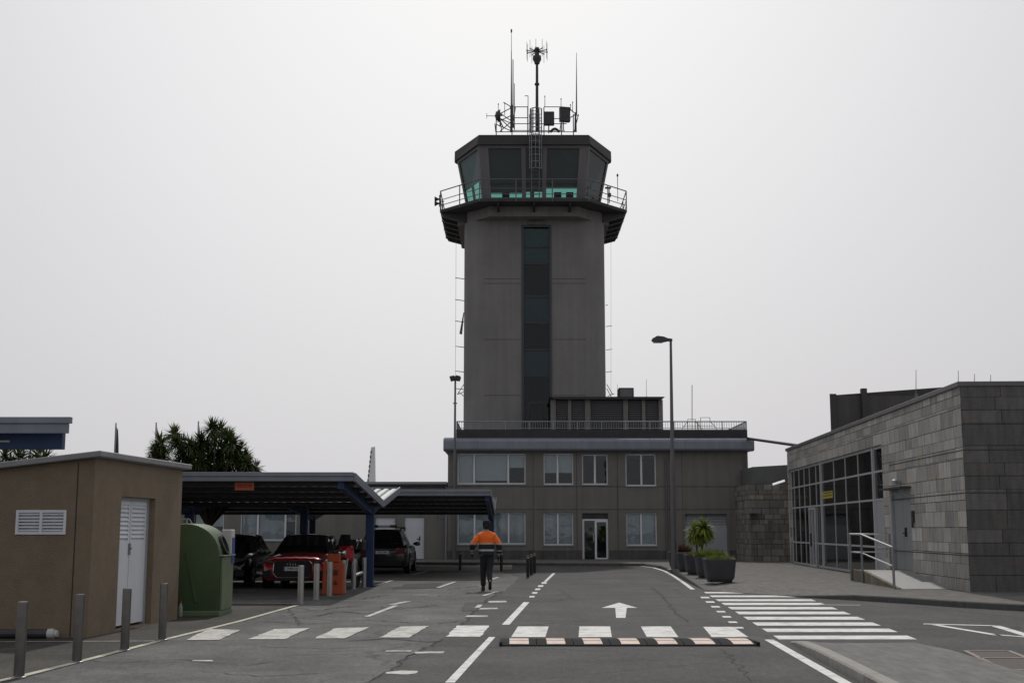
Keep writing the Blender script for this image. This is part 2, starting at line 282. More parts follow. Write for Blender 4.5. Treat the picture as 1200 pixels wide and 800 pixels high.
# ------------------------------------------------------------------ mesh builder
class MB:
    def __init__(s): s.v = []; s.f = []; s.m = []; s.mi = 0
    def face(s, pts):
        i = len(s.v); s.v += [Vector(p) for p in pts]; s.f.append(tuple(range(i, i+len(pts)))); s.m.append(s.mi)
    def raw(s, vs, fs):
        i = len(s.v); s.v += [Vector(p) for p in vs]
        for f in fs: s.f.append(tuple(i+k for k in f)); s.m.append(s.mi)
        return s
    def box(s, x0, x1, y0, y1, z0, z1):
        if x0 > x1: x0, x1 = x1, x0
        if y0 > y1: y0, y1 = y1, y0
        if z0 > z1: z0, z1 = z1, z0
        return s.raw([(x0,y0,z0),(x1,y0,z0),(x1,y1,z0),(x0,y1,z0),(x0,y0,z1),(x1,y0,z1),(x1,y1,z1),(x0,y1,z1)],
              [(0,3,2,1),(4,5,6,7),(0,1,5,4),(1,2,6,5),(2,3,7,6),(3,0,4,7)])
    def prism(s, poly, a, b, axis='z'):
        """poly: 2D outline, extruded from a to b along axis (x: poly=(y,z); y: poly=(x,z); z: poly=(x,y))"""
        def q(p, t): return {'x': (t, p[0], p[1]), 'y': (p[0], t, p[1]), 'z': (p[0], p[1], t)}[axis]
        n = len(poly)
        return s.raw([q(p, a) for p in poly]+[q(p, b) for p in poly],
              [tuple(range(n))[::-1], tuple(range(n, 2*n))]+[(i, (i+1) % n, n+(i+1) % n, n+i) for i in range(n)])
    def frust(s, p0, z0, p1, z1):
        n = len(p0)
        return s.raw([(*p, z0) for p in p0]+[(*p, z1) for p in p1],
              [tuple(range(n))[::-1], tuple(range(n, 2*n))]+[(i, (i+1) % n, n+(i+1) % n, n+i) for i in range(n)])
    def tube(s, p, q, r, r2=None, n=8):
        p = Vector(p); q = Vector(q); r2 = r if r2 is None else r2
        d = (q-p); 
        if d.length < 1e-6: return s
        d.normalize(); a = d.orthogonal().normalized(); b = d.cross(a)
        vs = []
        for c, rr in ((p, r), (q, r2)):
            for k in range(n):
                t = 2*math.pi*k/n+math.pi/n; vs.append(c+(a*math.cos(t)+b*math.sin(t))*rr)
        return s.raw(vs, [tuple(range(n))[::-1], tuple(range(n, 2*n))]+[(i, (i+1) % n, n+(i+1) % n, n+i) for i in range(n)])
    def path(s, pts, r, n=8):
        for a, b in zip(pts[:-1], pts[1:]): s.tube(a, b, r, n=n)
        return s
    def lathe(s, prof, c=(0, 0, 0), n=20, axis='z'):
        """prof: (radius, height) list"""
        vs = []
        for r, h in prof:
            for k in range(n):
                t = 2*math.pi*k/n; x, y = r*math.cos(t), r*math.sin(t)
                w = {'z': (x, y, h), 'x': (h, x, y), 'y': (y, h, x)}[axis]
                vs.append((c[0]+w[0], c[1]+w[1], c[2]+w[2]))
        fs = []
        for j in range(len(prof)-1):
            for k in range(n): fs.append((j*n+k, j*n+(k+1) % n, (j+1)*n+(k+1) % n, (j+1)*n+k))
        fs.append(tuple(range(n))[::-1]); fs.append(tuple(range((len(prof)-1)*n, len(prof)*n)))
        return s.raw(vs, fs)
    def loft(s, rings, cap=True):
        n = len(rings[0]); vs = [p for r in rings for p in r]; fs = []
        for j in range(len(rings)-1):
            for k in range(n): fs.append((j*n+k, j*n+(k+1) % n, (j+1)*n+(k+1) % n, (j+1)*n+k))
        if cap: fs.append(tuple(range(n))[::-1]); fs.append(tuple(range((len(rings)-1)*n, len(rings)*n)))
        return s.raw(vs, fs)
    def build(s, name, m, parent=None, smooth=False, bevel=0, world=False, sub=0, seg=2, recalc=True):
        me = bpy.data.meshes.new(name); off = Vector((0, 0, 0))
        if world and parent is not None:
            p = parent
            while p: off += p.location; p = p.parent
        me.from_pydata([v-off for v in s.v], [], s.f)
        ms = m if isinstance(m, (list, tuple)) else [m]
        for q in ms: me.materials.append(q)
        for p, i in zip(me.polygons, s.m): p.material_index = min(i, len(ms)-1)
        bm = bmesh.new(); bm.from_mesh(me)
        if smooth or sub or bevel: bmesh.ops.remove_doubles(bm, verts=bm.verts, dist=1e-5)
        if recalc: bmesh.ops.recalc_face_normals(bm, faces=bm.faces)
        if bevel:
            es = [e for e in bm.edges if len(e.link_faces) == 2 and e.calc_face_angle(0) > .6]
            if es: bmesh.ops.bevel(bm, geom=es, offset=bevel, segments=seg, affect='EDGES', profile=.6, clamp_overlap=True)
        if sub:
            for _ in range(sub): 
                bmesh.ops.subdivide_edges(bm, edges=bm.edges, cuts=1, use_grid_fill=True, smooth=.0)
                bmesh.ops.smooth_vert(bm, verts=bm.verts, factor=.5, use_axis_x=True, use_axis_y=True, use_axis_z=True)
        uv = bm.loops.layers.uv.new('UVMap')
        for f in bm.faces:
            nn = f.normal
            for lp in f.loops:
                c = lp.vert.co+off
                if abs(nn.z) > .7: lp[uv].uv = (c.x, c.y)
                elif abs(nn.x) > abs(nn.y): lp[uv].uv = (c.y, c.z)
                else: lp[uv].uv = (c.x, c.z)
            if smooth: f.smooth = True
        bm.to_mesh(me); bm.free()
        if smooth: 
            try: me.set_sharp_from_angle(angle=R(40))
            except Exception: pass
        o = bpy.data.objects.new(name, me); COL.objects.link(o); o.parent = parent
        return o

def tag(o, label=None, cat=None, group=None, kind=None):
    if label: o['label'] = label
    if cat: o['category'] = cat
    if group: o['group'] = group
    if kind: o['kind'] = kind
    return o
def thing(name, label, cat, loc=(0, 0, 0), rz=0, group=None):
    o = bpy.data.objects.new(name, None); COL.objects.link(o); o.location = loc; o.rotation_euler = (0, 0, rz)
    o.empty_display_size = .3
    return tag(o, label, cat, group)
def kids(o): return [c for c in bpy.data.objects if c.parent == o]
def dup(o, loc=None, rz=None, label=None, parent=None):
    c = o.copy(); COL.objects.link(c)
    if parent is not None: c.parent = parent
    for k in kids(o): dup(k, parent=c)
    if loc is not None: c.location = loc
    if rz is not None: c.rotation_euler = (0, 0, rz)
    if label: c['label'] = label
    return c
def struct(o): o['kind'] = 'structure'; return o

def grid_wall(mb, f, u0, u1, v0, v1, depth, openings):
    """wall sheet with real openings; f(u, v, w) -> point, w = depth behind the front face"""
    us = sorted({u0, u1, *[o[0] for o in openings], *[o[1] for o in openings]})
    vs = sorted({v0, v1, *[o[2] for o in openings], *[o[3] for o in openings]})
    us = [x for x in us if u0 <= x <= u1]; vs = [x for x in vs if v0 <= x <= v1]
    def solid(a, b): return not any(o[0] < a < o[1] and o[2] < b < o[3] for o in openings)
    for w in (0, depth):
        for i in range(len(us)-1):
            for j in range(len(vs)-1):
                if solid((us[i]+us[i+1])/2, (vs[j]+vs[j+1])/2):
                    q = [f(us[i], vs[j], w), f(us[i+1], vs[j], w), f(us[i+1], vs[j+1], w), f(us[i], vs[j+1], w)]
                    mb.face(q if w == 0 else q[::-1])
    for a, b, c, d in openings:
        mb.face([f(a, c, 0), f(a, d, 0), f(a, d, depth), f(a, c, depth)])
        mb.face([f(b, c, 0), f(b, c, depth), f(b, d, depth), f(b, d, 0)])
        mb.face([f(a, d, 0), f(b, d, 0), f(b, d, depth), f(a, d, depth)])
        mb.face([f(a, c, 0), f(a, c, depth), f(b, c, depth), f(b, c, 0)])
    for (a, b) in (((u0, v0), (u1, v0)), ((u1, v0), (u1, v1)), ((u1, v1), (u0, v1)), ((u0, v1), (u0, v0))):
        mb.face([f(*a, 0), f(*a, depth), f(*b, depth), f(*b, 0)])

# ------------------------------------------------------------------ ground, roads, markings
m = MB(); m.face([(-900, -300, 0), (900, -300, 0), (900, 1200, 0), (-900, 1200, 0)])
struct(m.build('ground', ASPH))
def sheet(name, pts, z, mt): 
    m = MB(); m.face([(p[0], p[1], z) for p in pts]); return struct(m.build(name, mt))
edge = [(430, 800), (470, 776), (500, 757), (520, 748), (540, 732), (550, 722), (562, 712), (570, 703), (590, 692), (604, 682), (606, 676), (590, 670), (580, 664)]
ep = [G(*p) for p in edge]
rr = random.Random(3); ep2 = []
for a, b in zip(ep[:-1], ep[1:]):
    for k in range(5):
        q = a.lerp(b, k/5); ep2.append(q+Vector((rr.uniform(-.07, .07), 0, 0)))
road = [(-2.6, 5)]+[(p.x, p.y) for p in ep2]+[(ep[-1].x, 57.5), (9, 57.5), (60, 45), (60, 5)]
road[0] = (ep[0].x-1.2, 3)
sheet('road', road, .004, ASPH2)
sheet('roadside_paving', [(-40, 5), (-5.6, 5), (-5.25, 11), (-5.0, 17.5), (-4.55, 25.5), (-4.45, 27.2), (-12, 27.2), (-40, 27.2)], .003,
      asphalt('paving_asphalt', (.050, .046, .042), (.072, .067, .062)))

def G2(u, v): p = G(u, v); return (p.x, p.y)
def marks(name, polys, mt=PAINT, z=.0085):
    m = MB()
    for poly in polys: m.face([(p[0], p[1], z) for p in poly])
    return struct(m.build(name, mt))
def px(*pts): return [G2(*p) for p in pts]
def strip(pts, w):
    """a painted line of constant real width along seen points"""
    P3 = [Vector(G2(*p)+(0,)) if len(p) == 2 else p for p in pts]
    out = []
    for a, b in zip(P3[:-1], P3[1:]):
        d = (b-a).normalized(); n = Vector((-d.y, d.x, 0))*w/2
        out.append([(a-n)[:2], (b-n)[:2], (b+n)[:2], (a+n)[:2]])
    return out
def ragged(poly, k=7, amp=.035, seed=0):
    rg = random.Random(seed); out = []
    for i in range(len(poly)):
        a = Vector((*poly[i], 0)); b = Vector((*poly[(i+1) % len(poly)], 0))
        for j in range(k):
            q = a.lerp(b, j/k); out.append((q.x+rg.uniform(-amp, amp), q.y+rg.uniform(-amp, amp)))
    return out
# broad worn blocks of the hump crossing
blk = [[(217,750),(256,750),(282,738),(244,737)], [(291,749),(334,749),(362,736),(322,737)], [(368,748),(405,748),(432,735),(393,736)],
       [(445,747),(479,747),(502,733.5),(469,734)], [(523,746),(563,746),(573,733),(536,733)]]
for i, b_ in enumerate(blk): marks('crossing_block', [ragged(px(*b_), 10, .018, i)], PAINTW if i < 4 else PAINT)
for i, b_ in enumerate([[(599,746.5),(639,746.5),(643,734),(607,734)], [(678,746.5),(717,746.5),(715,734),(679,734)], [(758,746.5),(795,746.5),(786,734),(751,734)], [(834,746.5),(877,746.5),(859,734.5),(824,734.5)]]):
    marks('crossing_block', [px(*b_)], PAINT)
marks('lane_line', [px((521.5,800),(533,800),(580.5,746.5),(573,746.5)), px((588,732),(597,732),(620.5,705.5),(613.5,705.5))])
ds = [(623.3,699), (626.5,694.5), (630,690.3), (633.5,686.5), (637.5,682.8)]
marks('lane_dashes', [px((u-3.4, v+1.0), (u+2.6, v+1.0), (u+3.6, v-.9), (u-2.3, v-.9)) for u, v in ds]+[px((637,681.5),(640.5,681.5),(651,671.5),(647.5,671.5))])
marks('straight_arrow', [px((725.5,706),(747,712.2),(734.5,712.2),(733,724),(722,724),(721,712.2),(705,712.2))])
marks('edge_line', strip([(995,803),(901,749.5)], .13)+strip([(812,690.5),(801,682.5),(790,675),(779,669),(766,665),(750,663)], .12))
# zebra crossing of the side road
rows = [694.3, 698.6, 703.2, 707.6, 712.6, 718.2, 724.4, 731.2, 738.6, 747]
zl = lambda v: 821+(v-693)*(908-821)/(748-693)
zr = lambda v: 932+(v-695)*(1073-932)/(748.5-695)
zp = []
for i, v in enumerate(rows):
    h = .85+1.35*(i/9)
    zp.append(px((zl(v+h)+3, v+h), (zr(v+h), v+h), (zr(v-h), v-h), (zl(v-h)+3, v-h)))
marks('zebra_crossing', zp)
tk = []
for i in range(9):
    v = 700+i*5.2+i*i*.12; u = 827+(v-693)*(66/55)-8-(i*.5)
    tk.append(px((u-5, v+.9), (u+5, v+.9), (u+3, v-.9), (u-7, v-.9)))
marks('crossing_edge_dashes', tk[:7])
marks('worn_road_mark', [ragged(px((452,789.5),(475,790.5),(489,789),(489,786.3),(470,786),(453,787.5)), 4, .01, 5), ragged(px((486,766),(520,765.5),(520,763.5),(486,763.8)), 5, .012, 6),
      ragged(px((452,763.5),(482,763.5),(482,762.2),(452,762.5)), 5, .012, 7), px((545,722.8),(571,722.8),(572,721),(548,721)), px((561,714),(583,713.6),(583,712.2),(563,712.4)),
      px((573,706),(594,705.6),(593,703.8),(572,704.2)), px((556,712),(562,712),(566,708.5),(560,708.5)), ragged(px((225,775),(250,775),(249,773.6),(226,773.8)), 4, .01, 9)], PAINTW)
marks('parking_line', strip([(430,722.5),(464,709.5)], .11)+strip([(459,708.5),(478,704.5)], .16)+strip([(441,685.5),(461,679.5)], .1)
      +strip([(513,688.5),(533,681.5)], .11)+strip([(484,673),(501,669)], .11)+strip([(489,665),(516,663.5)], .1)+strip([(553,668),(563,662)], .1)
      +strip([(268,706.5),(352,707)], .06)+strip([(566,698),(582,693)], .10)+strip([(570,681),(584,676)], .10), PAINTW)
marks('roadside_line', strip([(-20,802),(22,793),(90,776),(146,761.5),(190,750),(280,728),(348,709)], .1), PAINTY)
marks('thin_paving_line', strip([(0,752),(185,751)], .05), PAINTW)
marks('give_way_lines', strip([(1082,731),(1166,733.2)], .16)+strip([(1166,733.2),(1215,748)], .16)+strip([(1095,732),(1170,744.5)], .13)+strip([(1164,743.5),(1216,747.5)], .12)
      +strip([(944,699.9),(944,699.9)], .1)+strip([(960,708.5),(1008,709)], .1), PAINT)

# cracks and tar seams: thin wandering dark lines in the surface
def crack(name, pts, w, seed, mt, z=.0062):
    rg = random.Random(seed); P3 = [Vector((*G2(*p), 0)) for p in pts]; line = []
    for a, b in zip(P3[:-1], P3[1:]):
        k = max(2, int((b-a).length/.18)); d = (b-a).normalized(); nn = Vector((-d.y, d.x, 0))
        for j in range(k): line.append(a.lerp(b, j/k)+nn*rg.uniform(-.06, .06))
    line.append(P3[-1]); m = MB()
    ws = [w*rg.uniform(.35, 1.3) for _ in line]; ws[0] = ws[-1] = .001
    L_, R_ = [], []
    for i, q in enumerate(line):
        d = (line[min(i+1, len(line)-1)]-line[max(i-1, 0)]).normalized(); nn = Vector((-d.y, d.x, 0))*ws[i]/2
        L_.append((q.x+nn.x, q.y+nn.y, z)); R_.append((q.x-nn.x, q.y-nn.y, z))
    for i in range(len(line)-1): m.face([R_[i], R_[i+1], L_[i+1], L_[i]])
    struct(m.build(name, mt))
CRK = mat('crack_dark', (.028, .027, .026), .95, var=.3, scale=8)
for i, (pts, w) in enumerate([([(300,716),(340,712),(372,715),(420,709),(470,713),(520,708)], .035), ([(230,729),(300,727),(360,731),(430,726),(500,731),(548,727)], .03), ([(365,722),(402,716),(430,719),(455,714)], .05),
      ([(405,751),(450,748),(500,752),(520,750)], .05), ([(60,770),(140,776),(200,772),(280,779),(330,775)], .02), ([(380,700),(420,702),(455,697),(510,699),(560,695)], .045), ([(470,690),(500,688),(530,690),(560,686)], .06),
      ([(430,800),(458,783),(486,766),(503,757),(520,749)], .04), ([(526,744),(540,733),(549,723),(560,713),(569,704),(590,692)], .04), ([(764,688),(778,700),(790,715),(806,730)], .035), ([(846,760),(862,775),(880,800)], .02),
      ([(560,706),(600,703),(640,705),(668,702)], .03), ([(150,790),(230,786),(300,792),(390,788)], .015), ([(640,771),(700,776),(770,772)], .012), ([(300,757),(380,760),(440,757)], .02), ([(330,705),(345,722),(352,733)], .02)]):
    crack('asphalt_crack', pts, w, 40+i, CRK)
sheet('asphalt_patch', ragged(px((545,706),(598,704),(592,714),(540,716)), 6, .05, 61), .0055, asphalt('patch_asphalt', (.066, .065, .064), (.078, .077, .075)))
sheet('asphalt_patch', ragged(px((474,684),(520,682.5),(512,689),(460,690)), 6, .07, 62), .0055, asphalt('dark_patch_asphalt', (.045, .045, .045), (.06, .059, .058)))
sheet('asphalt_patch', ragged(px((520,760),(560,760),(530,800),(440,800)), 6, .03, 63), .0055, MATS['patch_asphalt'])

# drain cover frames in the side road
t = thing('drain_cover', 'dark rectangular drain cover with pale frame in the side road beyond the paved island', 'drain cover', G(1160, 768))
a, b, c, d = [G(*p) for p in ((1131,763.3), (1182,763.3), (1238,786), (1176,786))]
m = MB()
def flat_strip(mb, a, b, w, z0, z1):
    dd = (b-a).normalized(); n = Vector((-dd.y, dd.x, 0))*w/2
    mb.prism([(a-n)[:2], (b-n)[:2], (b+n)[:2], (a+n)[:2]], z0, z1)
e1, e2 = a.lerp(d, .42), b.lerp(c, .42)
for p, q in ((a, b), (b, c), (c, d), (d, a), (e1, e2)): flat_strip(m, p, q, .06, .001, .02)
m.build('frame', mat('pinkish_frame_stone', (.26, .22, .20), .8, var=.2, scale=6), t, world=True)
m = MB(); m.prism([p[:2] for p in (a, b, c, d)], .002, .012); m.build('grate', mat('rusty_grate', (.07, .055, .05), .8, var=.3, scale=20), t, world=True)

# pavements with kerbs
def pavement(name, outer, hs, inner_off, mt, kerb_n, kw=.16, h=.12, km=None):
    """outer: ground points anticlockwise or clockwise; hs: kerb height at each; kerb stones on the first kerb_n segments"""
    pts = [Vector((p[0], p[1], 0)) for p in outer]; n = len(pts)
    area = sum(pts[i].x*pts[(i+1) % n].y-pts[(i+1) % n].x*pts[i].y for i in range(n))
    sg = 1 if area > 0 else -1
    def off(dist):
        res = []
        for i in range(n):
            a, b, c = pts[i-1], pts[i], pts[(i+1) % n]
            d1 = (b-a).normalized(); d2 = (c-b).normalized(); nn = (Vector((-d1.y, d1.x, 0))+Vector((-d2.y, d2.x, 0)))*sg
            nn.normalize(); k = dist/max(.5, nn.dot(Vector((-d1.y, d1.x, 0))*sg)); res.append(b+nn*k)
        return res
    i1 = off(kw); i2 = off(inner_off)
    m = MB()
    for i in range(n):
        j = (i+1) % n
        m.face([(*i1[i][:2], hs[i]), (*i1[j][:2], hs[j]), (*i2[j][:2], h), (*i2[i][:2], h)])
    m.face([(*p[:2], h) for p in i2])
    struct(m.build(name, mt, recalc=True))
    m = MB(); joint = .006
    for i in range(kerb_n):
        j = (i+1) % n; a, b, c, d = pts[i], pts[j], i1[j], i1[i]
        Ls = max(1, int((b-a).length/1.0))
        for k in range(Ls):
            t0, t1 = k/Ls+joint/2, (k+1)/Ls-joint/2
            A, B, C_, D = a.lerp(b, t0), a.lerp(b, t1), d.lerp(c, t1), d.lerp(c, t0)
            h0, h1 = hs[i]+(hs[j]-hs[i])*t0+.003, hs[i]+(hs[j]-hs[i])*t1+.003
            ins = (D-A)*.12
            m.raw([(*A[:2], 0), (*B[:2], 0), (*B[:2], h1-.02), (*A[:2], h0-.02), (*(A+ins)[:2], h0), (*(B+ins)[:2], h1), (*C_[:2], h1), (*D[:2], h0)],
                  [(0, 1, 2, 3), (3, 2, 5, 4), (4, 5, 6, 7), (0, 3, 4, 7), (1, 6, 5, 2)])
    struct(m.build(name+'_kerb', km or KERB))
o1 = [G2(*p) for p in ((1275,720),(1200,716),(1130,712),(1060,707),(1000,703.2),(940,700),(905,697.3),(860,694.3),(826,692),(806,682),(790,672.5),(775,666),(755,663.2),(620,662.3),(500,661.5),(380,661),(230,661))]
h1 = [.13,.13,.13,.13,.12,.05,.015,.015,.02,.12,.12,.12,.12,.12,.12,.12,.12]
o1 = o1+[(-30, 70), (60, 70), (60, o1[0][1])]; h1 += [.12, .12, .12]
pavement('pavement', o1, h1, 1.0, PAVE, 16, km=mat('shaded_kerb', (.10, .097, .092), .85, var=.25, scale=4, bump=.4, bscale=40))  # darker kerb stone; shade on its face is put into the colour
o2 = [G2(*p) for p in ((1013,803),(985,787.5),(955,770.5),(932,757),(926,751.8),(932,750.2),(1000,751),(1070,751),(1085,753),(1128,763),(1165,775),(1200,788))]
h2 = [.12,.12,.12,.1,.05,.03,.012,.015,.05,.12,.12,.12]
o2 = [(3.1, 5), (3.3, 9)]+o2+[(7.4, 10), (6.2, 5)]; h2 = [.12]*2+h2+[.12]*2
h2 = [.12, .12, .12, .12, .11, .07, .03, .015, .01, .012, .02, .03, .04, .05, .05, .05]
o2[6:14] = [G2(*p) for p in ((926,753.3),(934,751.8),(1000,752.2),(1070,752.2),(1085,754),(1128,763.5),(1165,775.5),(1200,788))]
pavement('island_pavement', o2, h2, .35, PAVE2, 6, h=.03)
# kerbed strip across the car park
q = [G2(*p) for p in ((488,668.3),(562,668.3),(600,666.8),(600,665.6),(560,666.2),(488,666.5))]
m = MB(); m.prism(q, 0, .13); struct(m.build('kerb_strip', KERB))

# ------------------------------------------------------------------ control building (two storeys)
Yb = 62.0
bx = lambda u, v=600: XX(u, v, Yb)
bz = lambda v: ZZ(v, Yb)
BX0, BX1 = bx(524.5), bx(878)
ZTOP = bz(526)
B = thing('control_building', 'two storey grey rendered office block with metal cornice below the control tower', 'building', ((BX0+BX1)/2, Yb, 0))
up = [(536, 616, 531, 567), (637, 672, 531, 567.5), (682, 712.5, 532, 567.5), (733, 769, 531.5, 569)]
lo = [(536, 616, 599.5, 637.5), (637, 672, 600, 638.5), (734, 770, 600, 639)]
ops = [(bx(a, (c+d)/2), bx(b, (c+d)/2), bz(d), bz(c)) for a, b, c, d in up+lo]
door = (bx(682.5, 640), bx(713, 640), .12, bz(601)); gar = (bx(803, 630), bx(852.5, 630), .12, bz(602))
m = MB(); fw = lambda u, v, w: (u, Yb+w, v)
grid_wall(m, fw, BX0, BX1, 0.0, ZTOP, .3, ops+[door, gar])
m.box(BX0, BX0+.3, Yb+.302, Yb+14, 0, ZTOP); m.box(BX1-.3, BX1, Yb+.302, Yb+14, 0, ZTOP); m.box(BX0+.3, BX1-.3, Yb+13.7, Yb+14, 0, ZTOP)
m.box(BX0+.31, BX1-.31, Yb+.31, Yb+13.6, ZTOP-.3, ZTOP-.004)      # roof deck
m.box(BX0+.31, BX1-.31, Yb+.31, Yb+13.6, 3.0, 3.2)                # first floor
wall = m.build('wall', CONC2, B, world=True)
m = MB(); m.box(BX0+.31, BX1-.31, Yb+3.4, Yb+3.5, .1, ZTOP-.31)
for u in (626, 676, 722, 790): m.box(bx(u)-.06, bx(u)+.06, Yb+.302, Yb+3.39, .1, 2.99)
for u in (626, 676, 722, 790): m.box(bx(u)-.06, bx(u)+.06, Yb+.302, Yb+3.39, 3.21, ZTOP-.32)
m.build('room_partition', INTER, B, world=True)
m = MB()                                                            # thin shadow gaps and plinth
for v in (569.7, 596.5): m.box(BX0-.004, BX1+.004, Yb-.012, Yb-.003, bz(v)-.015, bz(v)+.015)
m.box(BX0-.02, bx(681.5), Yb-.03, Yb-.004, 0, .55); m.box(bx(714), bx(802), Yb-.03, Yb-.004, 0, .55); m.box(bx(853.5), BX1+.02, Yb-.03, Yb-.004, 0, .55)
for u in (625, 676, 724, 785, 800): m.box(bx(u)-.012, bx(u)+.012, Yb-.011, Yb-.0025, .56, ZTOP-.1)
m.build('plinth', mat('dark_render', (.11, .105, .10), .9, var=.25, scale=2, streak=.3), B, world=True)

def window(parent, x0, x1, z0, z1, y, splits, blinds, fr=WHITEF, fw_=.06, mullw=.09, rec=.12, gl=GL, bl=BLIND, sill=True):
    """splits: fractions of mullions; blinds: per pane fraction covered from the top"""
    w = MB(); a, b = y+rec, y+rec+.07
    w.box(x0+.002, x1-.002, a, b, z1-fw_, z1-.002); w.box(x0+.002, x1-.002, a, b, z0+.002, z0+fw_)
    w.box(x0+.002, x0+fw_, a, b, z0+fw_, z1-fw_); w.box(x1-fw_, x1-.002, a, b, z0+fw_, z1-fw_)
    xs = [x0+(x1-x0)*s for s in splits]
    for x in xs: w.box(x-mullw/2, x+mullw/2, a-.01, b, z0+fw_, z1-fw_)
    f = w.build('window', fr, parent, world=True, bevel=.006, seg=1)
    edges = [x0+fw_]+[c for x in xs for c in (x-mullw/2, x+mullw/2)]+[x1-fw_]
    for k in range(0, len(edges), 2):
        g_ = MB(); g_.box(edges[k], edges[k+1], a+.03, a+.04, z0+fw_, z1-fw_); g_.build('pane', gl, f, world=True)
        bf = blinds[k//2]
        if bf > 0:
            q = MB(); zb = z1-(z1-z0)*bf
            q.box(edges[k]+.01, edges[k+1]-.01, a+.15, a+.16, max(zb, z0+.02), z1-.03)
            q.build('blind', bl, f, world=True)
    if sill:
        s_ = MB(); s_.box(x0-.03, x1+.03, y-.05, y+rec-.003, z0-.045, z0-.003); s_.build('sill', LOUV, f, world=True, bevel=.005, seg=1)
    return f
sp = [([.245, .745], [1, .88, .46]), ([.47], [.62, .62]), ([.5], [0, 0]), ([.52], [0, 0]), ([.25, .48, .75], [1, 1, 1, 1]), ([.48], [1, 1]), ([.49], [1, 1])]
for i, (o_, (s_, b_)) in enumerate(zip(ops, sp)):
    window(B, o_[0], o_[1], o_[2], o_[3], Yb, s_, b_, bl=BLIND if i < 4 else CURT)
# front door with glazed side panel and dark transom
dx0, dx1, dz0, dz1 = door; zt_ = bz(609)
m = MB(); y0, y1 = Yb+.10, Yb+.17
m.box(dx0+.002, dx1-.002, y0, y1, zt_-.03, zt_+.05)
m.box(dx0+.002, dx0+.10, y0, y1, dz0, zt_-.03); m.box(dx1-.09, dx1-.002, y0, y1, dz0, zt_-.03)
xm = bx(698.5, 640); m.box(xm-.05, xm+.05, y0, y1, dz0, zt_-.03); m.box(xm+.05, dx1-.09, y0, y1, dz0, dz0+.07); m.box(xm+.05, dx1-.09, y0, y1, zt_-.10, zt_-.03)
dr = m.build('front_door', WHITEF, B, world=True, bevel=.006, seg=1)
m = MB(); m.box(dx0+.10, xm-.05, y0+.02, y0+.03, dz0+.02, zt_-.03); m.box(xm+.05, dx1-.09, y0+.02, y0+.03, dz0+.07, zt_-.1); m.build('pane', GL, dr, world=True)
m = MB(); m.box(dx0+.003, dx1-.003, y0+.01, y1, zt_+.052, dz1-.003); m.build('transom', DARKM, dr, world=True)
m = MB(); m.box(dx0+.12, xm-.07, y0+.4, y0+.42, .5, 1.0); m.build('door_mat_board', BLACKP, dr, world=True)
m = MB(); m.box(bx(688, 620), bx(697, 620), y0+.06, y0+.065, bz(629), bz(619)); m.build('notice', mat('dark_green_notice', (.04, .06, .035), .6, var=.5, scale=14), dr, world=True)
m = MB(); m.tube((xm-.12, y0-.05, 1.0), (xm-.12, y0-.05, 1.35), .015); m.tube((xm-.12, y0, 1.03), (xm-.12, y0-.05, 1.03), .01); m.tube((xm-.12, y0, 1.32), (xm-.12, y0-.05, 1.32), .01); m.build('handle', ALU, dr, world=True)
# garage door, louvred above
gx0, gx1, gz0, gz1 = gar
m = MB(); m.box(gx0+.003, gx1-.003, Yb+.14, Yb+.18, gz0, gz1-.55)
for k in range(7): m.box(gx0+.003, gx1-.003, Yb+.132, Yb+.139, gz0+.02+k*.2, gz0+.19+k*.2)
gd = m.build('garage_door', mat('garage_door_paint', (.40, .42, .44), .5, var=.07, streak=.06), B, world=True)
m = MB()
for k in range(7):
    z = gz1-.53+k*.075; m.raw([(gx0+.005, Yb+.13, z), (gx1-.005, Yb+.13, z), (gx1-.005, Yb+.17, z+.055), (gx0+.005, Yb+.17, z+.055), (gx0+.005, Yb+.13, z-.008), (gx1-.005, Yb+.13, z-.008), (gx1-.005, Yb+.17, z+.047), (gx0+.005, Yb+.17, z+.047)], [(0,1,2,3),(4,7,6,5),(0,4,5,1),(3,2,6,7)])
m.build('louvre', LOUV, gd, world=True)
# rounded metal cornice
Yc = Yb-.45
zc0, zc1 = ZZ(528, Yc), ZZ(512.5, Yc)
xc0, xc1 = XX(519.5, 520, Yc), XX(884, 520, Yc)
hh = zc1-zc0; prof = [(Yb+.1, zc0), (Yc+.12, zc0), (Yc+.03, zc0+.04), (Yc, zc0+.12), (Yc, zc0+hh*.72), (Yc+.06, zc0+hh*.9), (Yc+.25, zc0+hh*.98), (Yb+.3, zc1+.06), (Yb+.3, zc0+.2)]
m = MB(); m.prism(prof, xc0, xc1, 'x')
m.box(xc0, BX0-.003, Yb+.31, Yb+14.4, zc0+.03, zc1+.05); m.box(BX1+.003, xc1, Yb+.31, Yb+14.4, zc0+.03, zc1+.05)
m.build('cornice', FASCIA, B, world=True, bevel=.015, seg=1)
n_ = 9
for k in range(1, n_): m = MB(); x = xc0+(xc1-xc0)*k/n_; m.box(x-.006, x+.006, Yc-.003, Yc+.02, zc0+.05, zc0+hh*.8); m.build('cornice_seam', MIDM, B, world=True)
